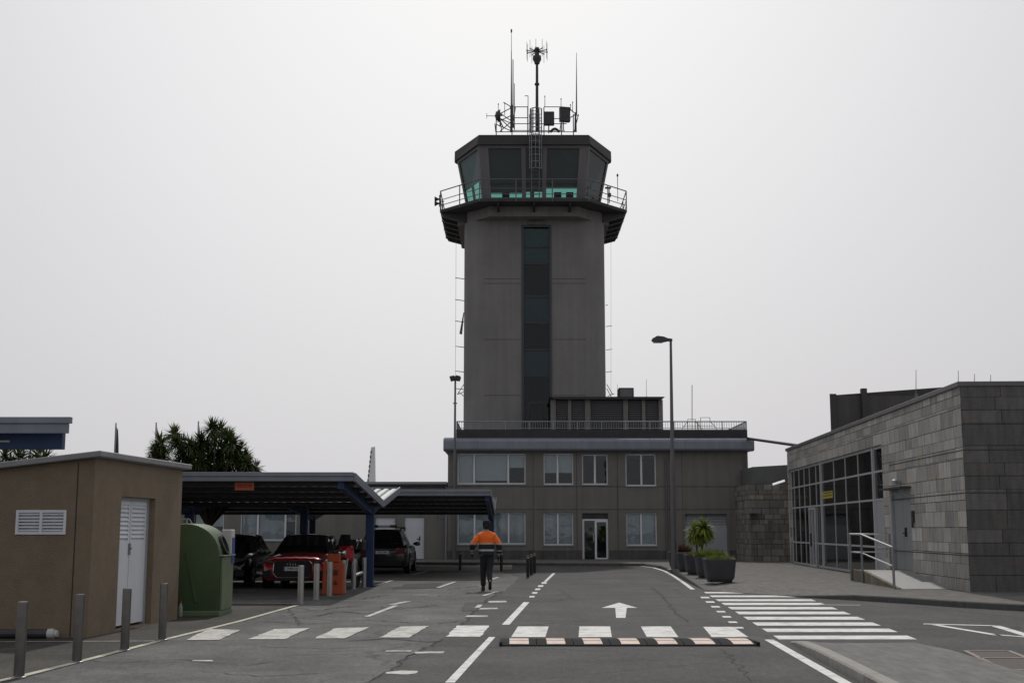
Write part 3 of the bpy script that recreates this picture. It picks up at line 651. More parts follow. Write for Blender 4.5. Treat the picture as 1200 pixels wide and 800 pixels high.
# parapet and railing
px0, px1 = XX(534.5, 507, Yb), XX(876, 507, Yb); zp0, zp1 = zc1+.04, ZZ(503, Yb)
m = MB(); m.box(px0, px1, Yb+.05, Yb+.3, zp0-.5, zp1); m.box(px0, px0+.25, Yb+.302, Yb+13.5, zp0-.5, zp1-.01); m.box(px1-.25, px1, Yb+.302, Yb+13.5, zp0-.5, zp1-.01)
m.box(px0+.26, px1-.26, Yb+.305, Yb+13.4, zp0-.3, zp1-.18)
m.build('parapet', ROOFD, B, world=True)
zr1 = ZZ(493.5, Yb)
m = MB(); x0, x1, yr = px0+.03, px1-.03, Yb+.12
m.tube((x0, yr, zr1), (x1, yr, zr1), .03); m.tube((x0, yr, zp1+.06), (x1, yr, zp1+.06), .02)
n_ = 118
for k in range(n_+1):
    x = x0+(x1-x0)*k/n_; m.box(x-.009, x+.009, yr-.008, yr+.008, zp1+.06, zr1)
for k in range(13):
    x = x0+(x1-x0)*k/12; m.tube((x, yr, zp1-.02), (x, yr, zr1+.01), .028, n=6)
m.build('railing', STEEL, B, world=True)
for xx_ in (x0, x1):
    m = MB(); m.tube((xx_, yr, zr1), (xx_, yr+12, zr1), .03); m.tube((xx_, yr, zp1+.06), (xx_, yr+12, zp1+.06), .02)
    for k in range(1, 92): m.box(xx_-.008, xx_+.008, yr+k*.13-.009, yr+k*.13+.009, zp1+.06, zr1)
    m.build('side_railing', STEEL, B, world=True)
for x_, r__ in ((bx(781), .045), (BX1-.2, .04), (bx(532.5), .06)): m = MB(); m.path([(x_, Yb-.08, .1), (x_, Yb-.08, ZTOP-.4)], r__); m.build('downpipe', MIDM, B, world=True)

# penthouse on the roof beside the tower
Yp = 64.2
t = thing('roof_plant_room', 'low dark plant room with concrete posts on the office roof, right of the tower', 'plant room', (XX(711, 480, Yp), Yp, zp1))
zq0, zq1 = zp1-.17, ZZ(468, Yp)
xq0, xq1 = XX(646.5, 480, Yp), XX(776.5, 480, Yp)
m = MB(); m.box(xq0, xq1, Yp+.25, Yp+4, zq0, zq1-.004); m.build('wall', mat('dark_panel', (.10, .096, .10), .6, var=.15, scale=2), t, world=True)
for u0, u1 in ((645.5,651.5),(665.5,669.5),(685.5,692),(730.5,736),(752.5,756.5),(772,777)):
    m = MB(); m.box(XX(u0, 480, Yp), XX(u1, 480, Yp), Yp+.06, Yp+.245, zq0, zq1-.005); m.build('post', CONCL if u0 > 0 else CONC, t, world=True)
m = MB(); xr0, xr1 = XX(644, 466, Yp-.2), XX(779.5, 466, Yp-.2); m.prism([(xr0+.25, zq1), (xr1-.28, zq1), (xr1, zq1+.13), (xr0, zq1+.13)], Yp-.2, Yp+4.2, 'y'); m.build('roof', ROOFD, t, world=True)
for u0, u1 in ((651.5,665.5),(669.5,685.5),(736,752.5),(756.5,772),(692,730.5)):
    m = MB(); a, b = XX(u0, 480, Yp)+.02, XX(u1, 480, Yp)-.02; nn = 16
    for k in range(nn):
        z = zq0+.05+k*(zq1-zq0-.1)/nn; m.box(a, b, Yp+.16, Yp+.24, z, z+.05)
    m.build('louvre_panel', mat('dark_louvre', (.125, .12, .124), .6, var=.15, scale=3), t, world=True)
t = thing('roof_air_unit', 'dark square air unit on the plant room roof', 'air conditioner', (XX(733, 460, 66), 66, zq1+.13))
m = MB(); a, b = XX(724.5, 460, 66), XX(742, 460, 66); zt = ZZ(455, 66); m.box(a, b, 65.6, 66.5, zq1+.17, zt); m.build('casing', DARKM, t, world=True, bevel=.03)
m = MB(); m.box(a+.08, b-.08, 65.575, 65.597, zq1+.25, zt-.08)
m.build('grille', MIDM, t, world=True)
for xx_ in (a+.05, b-.15): m = MB(); m.box(xx_, xx_+.1, 65.65, 66.45, zq1+.131, zq1+.169); m.build('foot', MIDM, t, world=True)

# ------------------------------------------------------------------ control tower
Yt = 66.5
TCX = XX(627.5, 400, Yt)
SX0, SX1 = XX(542.5, 440, Yt), XX(711.5, 440, Yt)
TCX = (SX0+SX1)/2; hw = (SX1-SX0)/2
T = thing('control_tower', 'tall grey concrete airport control tower with glazed cab on top', 'control tower', (TCX, Yt+4.5, 0))
ZS = ZZ(242, Yt)                                # top of the shaft
zsw0, zsw1 = zp1-.6, ZZ(266.5, Yt)
xs0, xs1 = XX(614, 400, Yt), XX(644, 400, Yt)
rc = 1.1; D = 8.6
m = MB()
fx = lambda u, v, w: (u, Yt+w, v)
grid_wall(m, fx, SX0+rc, SX1-rc, 0, ZS, .5, [(xs0, xs1, zsw0, zsw1)])
def rcorner(cx, cy, a0, a1, r, n=6): return [(cx+r*math.cos(R(a0+(a1-a0)*k/n)), cy+r*math.sin(R(a0+(a1-a0)*k/n))) for k in range(n+1)]
ol = [(SX1-rc, Yt)]+rcorner(SX1-rc, Yt+rc, -90, 0, rc)[1:]+rcorner(SX1-rc, Yt+D-rc, 0, 90, rc)+rcorner(SX0+rc, Yt+D-rc, 90, 180, rc)+rcorner(SX0+rc, Yt+rc, 180, 270, rc)
for a, b in zip(ol[:-1], ol[1:]): m.face([(*a, 0), (*b, 0), (*b, ZS), (*a, ZS)])
m.face([(*p, ZS) for p in ol])
sh = m.build('shaft', CONC, T, smooth=True, world=True)
for v in (326.5, 332, 397.5, 463):
    for a, b in ((SX0+rc, xs0-.16), (xs1+.16, SX1-rc)): m = MB(); m.box(a, b, Yt-.010, Yt-.003, ZZ(v, Yt)-.012, ZZ(v, Yt)+.012); m.build('joint_line', mat('joint_dark', (.10, .095, .095), .9, var=.1), T, world=True)
# slit window of the stairwell
m = MB(); a, b = xs0-.12, xs0; 
m.box(a, b, Yt-.06, Yt+.2, zsw0, zsw1+.12); m.box(xs1, xs1+.12, Yt-.06, Yt+.2, zsw0, zsw1+.12); m.box(b, xs1, Yt-.06, Yt+.2, zsw1, zsw1+.12)
sl_ = m.build('stair_window', mat('dark_purple_frame', (.07, .068, .072), .5, .2, var=.1), T, world=True)
lv = [266.5, 289, 308.5, 347, 378, 409.5, 440, 471.5]
for v in lv[1:]: m = MB(); m.box(xs0, xs1, Yt+.05, Yt+.16, ZZ(v, Yt)-.05, ZZ(v, Yt)+.05); m.build('transom', DARKM, sl_, world=True)
for u in (619.5, 637): m = MB(); m.box(XX(u, 480, Yt)-.04, XX(u, 480, Yt)+.04, Yt+.05, Yt+.16, zsw0, ZZ(471.5, Yt)-.05); m.build('mullion', DARKM, sl_, world=True)
for k in range(7):
    z1, z0 = ZZ(lv[k], Yt)-.051, ZZ(lv[k+1], Yt)+.051
    g_ = MB(); g_.box(xs0+.01, xs1-.01, Yt+.09, Yt+.10, z0, z1)
    g_.build('pane', GLS, sl_, world=True)
    if k in (0, 1, 3, 5):
        q_ = MB(); q_.box(xs0+.01, xs1-.01, Yt+.12, Yt+.14, z0+(0 if k else .0), z1); q_.build('panel', mat('teal_panel', (.26, .46, .42), .6, var=.15, scale=1) if k < 2 else mat('blue_grey_panel', (.30, .34, .42), .6, var=.15, scale=1), sl_, world=True)
g_ = MB(); g_.box(xs0+.01, xs1-.01, Yt+.09, Yt+.10, zsw0, ZZ(471.5, Yt)-.051); g_.build('pane', GLS, sl_, world=True)
m = MB(); m.box(xs0+.002, xs1-.002, Yt+.7, Yt+.75, zsw0, zsw1); m.build('back_panel', INTER, sl_, world=True)
m = MB(); cx_ = (xs0+xs1)/2; m.box(cx_-.42, cx_+.42, Yt-.12, Yt-.003, zsw1+.125, zsw1+.34); m.box(cx_-.28, cx_+.28, Yt-.14, Yt-.121, zsw1+.17, zsw1+.30); m.build('lamp_housing', MIDM, T, world=True)
# balcony
Yf = 64.6
zb = ZZ(236, Yf)                                # balcony floor underside at the front edge
bhw_f = (XX(690, 236, Yf)-XX(562, 236, Yf))/2; bcx = (XX(690, 236, Yf)+XX(562, 236, Yf))/2
Ys = Yf+2.4
bhw = (XX(733.5, 243, Ys)-XX(515.5, 243, Ys))/2
plan = [(bcx-bhw_f, Yf), (bcx+bhw_f, Yf), (bcx+bhw, Ys), (bcx+bhw, Ys+6.2), (bcx+bhw_f, Ys+8.6), (bcx-bhw_f, Ys+8.6), (bcx-bhw, Ys+6.2), (bcx-bhw, Ys)]
ins = [(bcx+(x-bcx)*.93, Yf+.35+(y-Yf)*.95) for x, y in plan]
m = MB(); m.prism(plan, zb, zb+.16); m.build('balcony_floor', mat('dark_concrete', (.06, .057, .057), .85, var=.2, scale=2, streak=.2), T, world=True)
for k in range(6):
    y = Ys+.15+k*1.15
    for s_ in (-1, 1):
        q = MB(); q.prism([(bcx+s_*(bhw-.02), zb-.004), (bcx+s_*(hw-.15), zb-.004), (bcx+s_*(hw-.15), zb-.55), (bcx+s_*(bhw-.15), zb-.22)], y-.10, y+.10, 'y'); q.build('balcony_bracket', DARKM, T, world=True)
for x in (-1.9, 0, 1.9):
    q = MB(); q.prism([(Yf+.1, zb-.004), (Yt-.004, zb-.004), (Yt-.004, zb-.55), (Yf+.2, zb-.16)], bcx+x-.06, bcx+x+.06, 'x'); q.build('balcony_bracket', DARKM, T, world=True)
m = MB()
for (a, b) in zip(plan, plan[1:]+plan[:1]):
    a = Vector((*a, 0)); b = Vector((*b, 0)); n_ = 3 if (b-a).length > 4 else 2
    for z in (zb+1.2, zb+.70, zb+.40): m.tube(a+Vector((0, 0, z)), b+Vector((0, 0, z)), .022 if z < zb+1 else .03, n=6)
    for k in range(n_):
        c = a.lerp(b, k/n_); m.tube(c+Vector((0, 0, zb)), c+Vector((0, 0, zb+1.2)), .03, n=6)
m.build('balcony_railing', MIDM, T, world=True)
m = MB(); m.prism([(bcx+(x-bcx)*.82, Yf+1.0+(y-Yf)*.9) for x, y in plan], zb-.55, zb-.01); m.build('collar', CONCL, T, world=True)
# cab: inclined glazing between floor and roof slab
Yk = 65.6
zk0, zk1 = zb+.16, ZZ(171, Yk-.3)
def half(u0, u1, v, Y): return (XX(u1, v, Y)-XX(u0, v, Y))/2
kcx = bcx
cb = [half(568, 687, 230, Yk), half(553.5, 706.5, 236, Yk+2.6)]
ct = [half(563, 692.5, 172, Yk-.35), half(540.5, 718.5, 185, Yk+2.5)]
def oct_(a, b, y0, y1, d): return [(kcx-a, y0), (kcx+a, y0), (kcx+b, y0+d), (kcx+b, y1-d), (kcx+a, y1), (kcx-a, y1), (kcx-b, y1-d), (kcx-b, y0+d)]
lowp = oct_(cb[0], cb[1], Yk, Yk+5.4, 2.6); topp = oct_(ct[0], ct[1], Yk-.4, Yk+5.8, 2.9)
def lerp3(a, b, t): return Vector(a).lerp(Vector(b), t)
m = MB(); gm = MB(); fm = MB()
NC = 8
for i in range(NC):
    j = (i+1) % NC
    A, B_, C_, D_ = Vector((*lowp[i], zk0)), Vector((*lowp[j], zk0)), Vector((*topp[j], zk1)), Vector((*topp[i], zk1))
    def q(s, t): return lerp3(lerp3(A, B_, s), lerp3(D_, C_, s), t)
    nrm = (B_-A).cross(D_-A).normalized()
    def slab(mb, s0, s1, t0, t1, o0=0, o1=.12):
        c = [q(s0, t0), q(s1, t0), q(s1, t1), q(s0, t1)]
        mb.raw([p-nrm*o0*-1 for p in c]+[p-nrm*o1 for p in c], [(0,1,2,3),(7,6,5,4),(0,4,5,1),(1,5,6,2),(2,6,7,3),(3,7,4,0)])
    if i == 0: solids = [(0, .085), (.385, .425), (.58, .62), (.915, 1)]; holes = [(.085, .385), (.425, .58), (.62, .915)]
    elif i in (1, 7): solids = [(0, .06), (.93, 1)]; holes = [(.06, .93)]
    else: solids = [(0, .04), (.48, .52), (.96, 1)]; holes = [(.04, .48), (.52, .96)]
    slab(m, 0, 1, 0, .10); slab(m, 0, 1, .95, 1)
    for a, b in solids: slab(m, a, b, .10, .95, 0.001, .119)
    for a, b in holes:
        g_ = MB()
        c = [q(a, .10)-nrm*.05, q(b, .10)-nrm*.05, q(b, .95)-nrm*.05, q(a, .95)-nrm*.05]; g_.face(c)
        g_.build('cab_pane', GLF if i in (0, 1, 7) else GLG, T, world=True)
    if i in (0, 1, 7):   # roller blinds drawn down inside
        for (a, b), dn in zip(holes, {0: (.18, .2, .27), 1: (.12,), 7: (.42,)}[i]):
            g_ = MB(); a_, b_ = max(0, a-.04), min(1, b+.04); c = [q(a_, dn)-nrm*.125, q(b_, dn)-nrm*.125, q(b_, .95)-nrm*.125, q(a_, .95)-nrm*.125]; g_.face(c)
            g_.build('cab_blind', mat('teal_cab_blind', (.24, .34, .34), .8, var=.12, scale=2) if i == 7 else mat('dark_cab_blind', (.13, .12, .125), .8, var=.12, scale=2), T, world=True)
m.build('cab_frame', mat('cab_frame_grey', (.16, .15, .15), .7, var=.1, scale=1, streak=.1), T, world=True)
zk2 = ZZ(157.5, Yk-.6)
rp0 = oct_(half(561.5, 694, 165, Yk-.5), half(536.8, 720.5, 190, Yk+2.6)+.0, Yk-.55, Yk+6.0, 3.1)
rp1 = oct_(half(564.5, 693, 157, Yk-.5), half(537.5, 720.5, 178, Yk+2.6), Yk-.5, Yk+5.9, 3.05)
m = MB(); m.frust(rp0, zk1+.002, rp1, zk2); m.build('cab_roof', mat('dark_brown_fascia', (.05, .045, .044), .7, var=.15, scale=1), T, world=True)
m = MB(); m.prism(oct_(cb[0]-.2, cb[1]-.2, Yk+.2, Yk+5.2, 2.4), zk1-.10, zk1-.01); m.build('cab_ceiling', INTER, T, world=True)
m = MB()   # consoles inside
m.box(kcx-2.3, kcx-.2, Yk+.5, Yk+1.1, zk0+.1, zk0+.42); m.box(kcx+.5, kcx+2.3, Yk+.5, Yk+1.1, zk0+.1, zk0+.42)
for x in (-1.7, 1.1, 1.75): m.box(kcx+x, kcx+x+.4, Yk+.7, Yk+.76, zk0+.421, zk0+.8)
m.build('console', INTER, T, world=True)
# ladder with safety cage
lx0, lx1, yl = XX(620.5, 190, Yk-.9), XX(634.5, 190, Yk-.9), Yk-.9
zl0, zl1 = ZZ(230, yl), ZZ(127, yl)
m = MB()
a, b = XX(623, 190, yl), XX(632, 190, yl)
for x in (a, b): m.tube((x, yl+.2, zl0), (x, yl+.2, zl1), .028, n=6)
for k in range(22): z = zl0+.15+k*(zl1-zl0)/22.; m.tube((a, yl+.2, z), (b, yl+.2, z), .016, n=6)
lad = m.build('ladder', MIDM, T, world=True)
m = MB(); z0c, z1c = ZZ(199, yl), ZZ(136, yl); n_ = 9
for k in range(n_):
    z = z0c+(z1c-z0c)*k/(n_-1); m.path([(lx0, yl+.2, z), (lx0, yl-.25, z), ((lx0+lx1)/2, yl-.45, z), (lx1, yl-.25, z), (lx1, yl+.2, z)], .018, n=5)
for x, y in ((lx0, yl-.05), (lx0, yl-.25), ((lx0+lx1)/2, yl-.45), (lx1, yl-.25), (lx1, yl-.05), (lx0+.1, yl-.35), (lx1-.1, yl-.35)): m.tube((x, y, z0c), (x, y, z1c), .014, n=5)
m.build('safety_cage', STEEL, lad, world=True)
# stand-off rods and conductors on the shaft sides, open vent
ym = Yt+2.5
sg_ = [(P(533.5, v, ym), P(545, v+1.5, ym), .022) for v in (325.5, 351, 376, 405.5, 434.5, 455)]+[(P(710, v+1, ym), P(717 if v > 360 else 712, v, ym), .022) for v in (381.5, 409, 435, 357)]
for p_, q_, r__ in sg_: m = MB(); m.tube(p_, q_, r__, n=5); m.build('cable_bracket', MIDM, T, world=True)
for p_, q_, r__ in ((P(534.5, 275, ym), P(533.5, 500, ym), .008), (P(716, 262, ym), P(716, 470, ym), .006)): m = MB(); m.tube(p_, q_, r__, n=5); m.build('conductor_wire', MIDM, T, world=True)
for q4 in ((((545,448),(536,462)), ((537,459),(546,466)), ((536,462),(546,458))), (((711,455),(717,466)), ((711,450),(718,462)), ((712,464),(720,461)))):
    m = MB()
    for a, b in q4: m.tube(P(*a, ym), P(*b, ym), .02, n=5)
    m.build('bracket_frame', MIDM, T, world=True)
m = MB(); m.raw([P(544, 366, ym), P(544, 366, ym+.6), P(541.5, 392, ym+.6), P(541.5, 392, ym), P(543, 366, ym), P(543, 366, ym+.6), P(538.3, 391, ym+.6), P(538.3, 391, ym)], [(0,1,2,3),(4,7,6,5),(0,4,5,1),(1,5,6,2),(2,6,7,3),(3,7,4,0)])
m.build('open_vent', MIDM, T, world=True)
# roof railing of the cab
Yr = Yk+.6
m = MB(); zr0 = zk2-.02
fr_ = [P(581.5, 155, Yr), P(600, 155, Yr), P(618.5, 155, Yr), P(637.5, 155, Yr), P(658, 155, Yr), P(672, 155, Yr)]
for p, tp in zip(fr_, (131, 123, 125, 126, 126, 134)):
    tpz = P(600, tp, Yr).z; m.tube((p.x, p.y, zr0), (p.x, p.y, tpz), .03, n=6)
def Q(u, v, dy=0): return P(u, v, Yr+dy)
for a, b in (((600,125.3),(618.5,125.3)), ((637.5,125.3),(658,125.3)), ((600,138),(618.5,138)), ((600,145),(664,145)), ((600,153),(662,153)), ((637.5,139),(656,139)), ((581,154.5),(676,154.5)),
             ((583,135),(600,126)), ((585,132),(598,141)), ((583,143),(600,135)), ((582,146),(600,154)), ((584,138),(602,146)), ((586,154),(600,142)), ((668,128),(677,136)), ((664,141),(676,133)), ((656,154),(660,126)), ((673,154),(678,134)), ((590,120),(600,126)), ((585,134),(588,154)), ((580,145),(581,155))):
    m.tube(Q(*a), Q(*b), .028, n=5)
for a, b in (((584,137),(599,151)), ((598,125),(603,152)), ((604,126),(600,152)), ((583,135),(590,150))): m.tube(Q(*a, .3), Q(*b, .3), .03, n=5)
m.build('roof_railing', MIDM, T, world=True)
m = MB()
for x0_, x1_, v in ((621.5, 634.5, 127.5), (621.5, 634.5, 139)):
    pts = [Q(x0_+(x1_-x0_)*k/8, v-(1.6*math.sin(math.pi*k/8)), -.3) for k in range(9)]; m.path(pts, .028, n=5)
for u in (621.5, 624.5, 631.5, 634.5): m.tube(Q(u, 127.5, -.3), Q(u, 156, -.3), .035, n=6)
m.build('hatch_guard', MIDM, T, world=True)

def antenna(name, label, cat, base, parts):
    t = thing(name, label, cat, base)
    for nm, mb, mt in parts: mb.build(nm, mt, t, world=True)
    return t
def rod(mb, u, v0, v1, r0, r1, dy=0, n=6):
    mb.tube(Q(u, v0, dy), Q(u, v1, dy), r0, r1, n); return mb
# tall whip antennas
a_ = rod(MB(), 599.3, 126, 60, .045, .02); a_b = rod(MB(), 599.3, 60, 38, .016, .012); tip = MB(); p = Q(599.3, 36.5); tip.lathe([(.0, -.12), (.045, -.08), (.045, .08), (0, .12)], p, 8)
antenna('whip_antenna', 'tallest thin whip antenna with a small bulb at its tip on the tower roof', 'antenna', Q(599.3, 155), [('lower_tube', rod(MB(), 599.3, 155, 126, .075, .06), DARKM), ('whip', a_, DARKM), ('upper_rod', a_b, DARKM), ('tip', tip, DARKM)])
antenna('whip_antenna', 'pair of thinner rods just right of the tallest whip antenna', 'antenna', Q(602, 150, .2), [('whip', rod(MB(), 601.2, 150, 70, .035, .025, .2), MIDM), ('short_rod', rod(MB(), 602.8, 150, 98, .03, .02, .25), MIDM)])
antenna('whip_antenna', 'thin whip antenna at the right end of the tower roof', 'antenna', Q(675.3, 134), [('whip', rod(MB(), 675.6, 134, 62, .045, .012), MIDM), ('mount', rod(MB(), 674.5, 154, 132, .07, .05), DARKM)])
antenna('roof_post', 'thin cranked post with a short arm left of the tower ladder', 'mast', Q(618.5, 154, .5), [('post', rod(MB(), 618.8, 154, 112.5, .025, .02, .5), MIDM), ('arm', MB().tube(Q(614.8, 112.5, .5), Q(618.8, 112.5, .5), .022), MIDM)])
# direction finding array on the central mast
p0 = Q(629.3, 155); 
mm_ = rod(MB(), 629.3, 154, 72, .09, .07, n=10)
t = antenna('ring_antenna_mast', 'central roof mast carrying a ring of upright antenna rods', 'antenna mast', p0, [('mast', mm_, DARKM)])
mb = MB(); c = Q(629.3, 69); mb.lathe([(.06, -.35), (.14, -.3), (.20, 0), (.14, .2), (.10, .45), (.16, .5), (.12, .62), (.04, .66)], c, 12); mb.build('head', DARKM, t, world=True)
mb = MB(); p = Q(629.3, 99); mb.lathe([(.09, -.06), (.13, -.05), (.13, .05), (.09, .06)], p, 10); mb.build('collar', DARKM, t, world=True)
ctr = Q(629.3, 60.5)
for k in range(10):
    an = 2*math.pi*(k+.3)/10; e = ctr+Vector((math.cos(an)*.57, math.sin(an)*.57, .0))
    mb = MB(); mb.tube(ctr, e, .028, n=5); arm = mb.build('arm', DARKM, t, world=True)
    mb = MB(); mb.tube(e-Vector((0, 0, .5)), e+Vector((0, 0, .5)), .012, n=5); mb.tube(e-Vector((0, 0, .05)), e+Vector((0, 0, .05)), .03, n=5); mb.build('dipole', MIDM, arm, world=True)
for s_ in (-1, 1):
    mb = MB(); mb.path([c+Vector((s_*.08, 0, -.25)), c+Vector((s_*.19, 0, -.05)), c+Vector((s_*.17, 0, .18))], .05, n=6); mb.build('clamp', DARKM, t, world=True)
# panels and dish
def panel(label, u0, u1, v0, v1, dy, tilt):
    c = Q((u0+u1)/2, (v0+v1)/2, dy); w = (XX(u1, v0, Yr+dy)-XX(u0, v0, Yr+dy))/2; h = (Q(u0, v0, dy).z-Q(u0, v1, dy).z)/2
    t = thing('antenna_panel', label, 'antenna panel', c, tilt)
    b_ = MB(); b_.box(-w, w, -.14, .14, -h, h); b_.build('casing', DARKM, t, bevel=.04)
    b_ = MB(); b_.tube((0, .14, 0), (0, .3, 0), .05); b_.tube((0, .3, -h-.35), (0, .3, h*.6), .035); b_.build('bracket', MIDM, t)
panel('left of two dark box panels on the tower roof, just right of the central mast', 637, 649.5, 131.5, 147, -.2, 0)
panel('right of two dark box panels on the tower roof, slightly higher and turned', 655.5, 668, 126, 143, .1, R(14))
t = thing('dish_antenna', 'small dark dish antenna at the left edge of the tower roof', 'dish antenna', Q(579.5, 136))
mb = MB(); mb.lathe([(.0, 0), (.12, .05), (.2, .12), (.24, .2), (.22, .21), (.10, .1), (0, .06)], (0, 0, 0), 14, 'x'); o = mb.build('dish', DARKM, t, smooth=True); o.scale = (1.5, 1.5, 1.5)
mb = MB(); mb.tube((.1, 0, 0), (.45, 0, .05), .05); mb.tube((.3, 0, -.6), (.3, 0, .2), .03); mb.build('bracket', MIDM, t)
mb = MB(); mb.tube((0, 0, 0), (-.45, 0, 0), .018); mb.tube((-.42, 0, -.15), (-.42, 0, .15), .014); mb.build('feed_rod', MIDM, t)
t = thing('roof_light_arch', 'low dark arched fitting between the two roof panels and the cab roof', 'fitting', Q(650, 155))
mb = MB(); mb.path([Q(645+k*1.3, 155-4.2*math.sin(math.pi*k/8)) for k in range(9)], .07, n=6); mb.build('arch', DARKM, t, world=True)
for u, v0, v1, lab in ((584, 141, 123, 'short thin rod above the dish at the left of the tower roof'), (591.5, 135, 122, 'short thin rod between the dish and the tallest whip'),
                   (638.5, 126, 114, 'stubby rod above the left dark roof panel'), (657.5, 126, 117, 'short rod above the right dark roof panel'), (668.5, 130, 124, 'first of two tiny rods right of the dark panels'), (671, 132, 121, 'second of two tiny rods right of the dark panels, taller')):
    antenna('short_antenna', lab, 'antenna', Q(u, v0), [('rod', rod(MB(), u, v0, v1, .02, .015), MIDM), ('tip', MB().tube(Q(u, v1), Q(u, v1-1.5), .03), DARKM)])
# balcony equipment
pb = P(513, 236, Ys-.2)
t = thing('siren_speaker', 'dark horn loudspeakers fixed outside the left end of the balcony rail', 'loudspeaker', pb)
for dz in (.12, -.12):
    mb = MB(); mb.lathe([(.04, .12), (.06, .02), (.11, -.08), (.16, -.16), (.14, -.17), (.03, 0)], (0, 0, dz), 12, 'x'); mb.build('horn', DARKM, t)
mb = MB(); mb.tube((.1, 0, -.3), (.1, 0, .35), .03); mb.tube((.1, 0, .0), (.35, 0, 0), .03); mb.build('bracket', DARKM, t)
t = thing('balcony_sensor', 'thin sensor rod with a bulb rising from the right end of the balcony', 'sensor', P(724, 236, Ys-.3))
mb = MB(); mb.tube((0, 0, 0), (0, 0, 1.35), .018); mb.build('rod', DARKM, t); mb = MB(); mb.lathe([(0, 1.35), (.05, 1.4), (.05, 1.5), (0, 1.56)], n=8); mb.build('bulb', DARKM, t)
t = thing('balcony_instrument', 'small instrument post inside the right end of the balcony rail', 'instrument', P(714, 238, Ys))
mb = MB(); mb.tube((0, 0, 0), (0, 0, .9), .03); mb.build('post', DARKM, t); mb = MB(); mb.box(-.1, .1, -.06, .06, .35, .55); mb.box(-.22, .1, -.03, .03, .8, .9); mb.build('head', DARKM, t)
# thin mast and frames on the office roof
t = thing('lattice_frame', 'thin tubular antenna frames with a mast on the office roof near its right end', 'antenna', (XX(817, 500, 64), 64, zp1))
mb = MB(); K = lambda u, v: P(u, v, 64)
mb.tube(K(811, 503), K(811, 451), .018); mb.build('mast', MIDM, t, world=True)
mb = MB()
for pts in (((806,503),(806,491),(815,491),(815,503)), ((799,503),(804,496),(806,494)), ((815,494),(819,498),(823,503)), ((821,503),(821,489),(832,489),(832,494)), ((832,494),(837,498),(840,503)), ((800,499),(838,499))):
    mb.path([K(*p) for p in pts], .015, n=5)
mb.build('frame', MIDM, t, world=True)
for u, v, lab in ((691, 446, 'fine lightning rod on the plant room roof beside the tower'), (723.5, 450, 'fine lightning rod left of the roof air unit'), (757.5, 444, 'fine lightning rod right of the roof air unit')):
    t = thing('lightning_rod', lab, 'lightning rod', P(u, 466, 66)); mb = MB(); mb.tube(P(u, 466, 66), P(u, v, 66), .012, .008, 5); mb.build('rod', MIDM, t, world=True)
    mb = MB(); mb.tube(P(u, 466.5, 66), P(u, 464.5, 66), .04); mb.build('base', MIDM, t, world=True)

# ------------------------------------------------------------------ annex: long low building on the left
AX1 = BX0-.02; AX0 = XX(150, 640, Yb+.4); Ya = Yb+.35
zan = ZZ(569.5, Ya)
A_ = thing('annex_building', 'long single storey grey annex with flat roof behind the car shelters', 'building', ((AX0+AX1)/2, Ya, 0))
az = lambda v: ZZ(v, Ya); ax = lambda u, v=620: XX(u, v, Ya)
aw = [(ax(281), ax(347), az(633), az(599))]
wl2 = (ax(440), ax(463), .14, az(606)); wl3 = (ax(474), ax(497), .14, az(605.5)); vt = (ax(512), ax(523), az(608), az(597.5)); win2 = (ax(225), ax(262), az(633), az(600))
m = MB(); grid_wall(m, lambda u, v, w: (u, Ya+w, v), AX0, AX1, 0, zan, .25, aw+[wl2, wl3, vt, win2])
m.box(AX0, AX0+.25, Ya+.252, Ya+9, 0, zan); m.box(AX0+.252, AX1, Ya+8.8, Ya+9, 0, zan)
m.build('wall', ANNEX, A_, world=True)
m = MB(); m.box(AX0-.25, AX1-.02, Ya-.25, Ya+9.3, zan+.002, zan+.20); m.build('roof', ROOFD, A_, world=True)
m = MB(); m.box(AX0-.28, AX1-.02, Ya-.29, Ya-.252, zan+.10, zan+.215); m.build('roof_edge', mat('pale_roof_edge', (.33, .33, .34), .5, .3, var=.1), A_, world=True)
m = MB(); m.box(AX0+.3, AX1-.1, Ya+3, Ya+3.1, 0.1, zan-.01); m.build('back_wall', INTER, A_, world=True)
window(A_, *aw[0], Ya, [.31, .80], [1, 1, .35], bl=CURT); window(A_, *win2, Ya, [.4], [.8, .5], bl=CURT)
for d_, hand in ((wl2, False), (wl3, True)):
    m = MB(); m.box(d_[0]+.002, d_[1]-.002, Ya+.07, Ya+.12, d_[2], d_[3]-.002); m.box(d_[0]+.08, d_[1]-.08, Ya+.06, Ya+.069, d_[2]+.1, d_[3]-.1)
    o = m.build('door', DOORW, A_, world=True)
    m = MB(); xh = d_[1]-.22; m.tube((xh, Ya+.06, 1.1), (xh, Ya-.0, 1.1), .018); m.tube((xh, Ya, 1.1), (xh-.14, Ya, 1.1), .018); m.box(xh-.03, xh+.03, Ya+.05, Ya+.059, 1.0, 1.22); m.build('handle', BLACKP, o, world=True)
m = MB(); m.box(vt[0], vt[1], Ya+.1, Ya+.12, vt[2], vt[3])
for k in range(8): z = vt[2]+.02+k*(vt[3]-vt[2])/8.2; m.box(vt[0]+.03, vt[1]-.03, Ya+.02, Ya+.09, z, z+.02)
m.build('vent_grille', LOUV, A_, world=True)
m = MB(); m.path([(ax(526)-.12, Ya-.06, .12), (ax(526)-.12, Ya-.06, zan)], .05); m.build('downpipe', LOUV, A_, world=True)

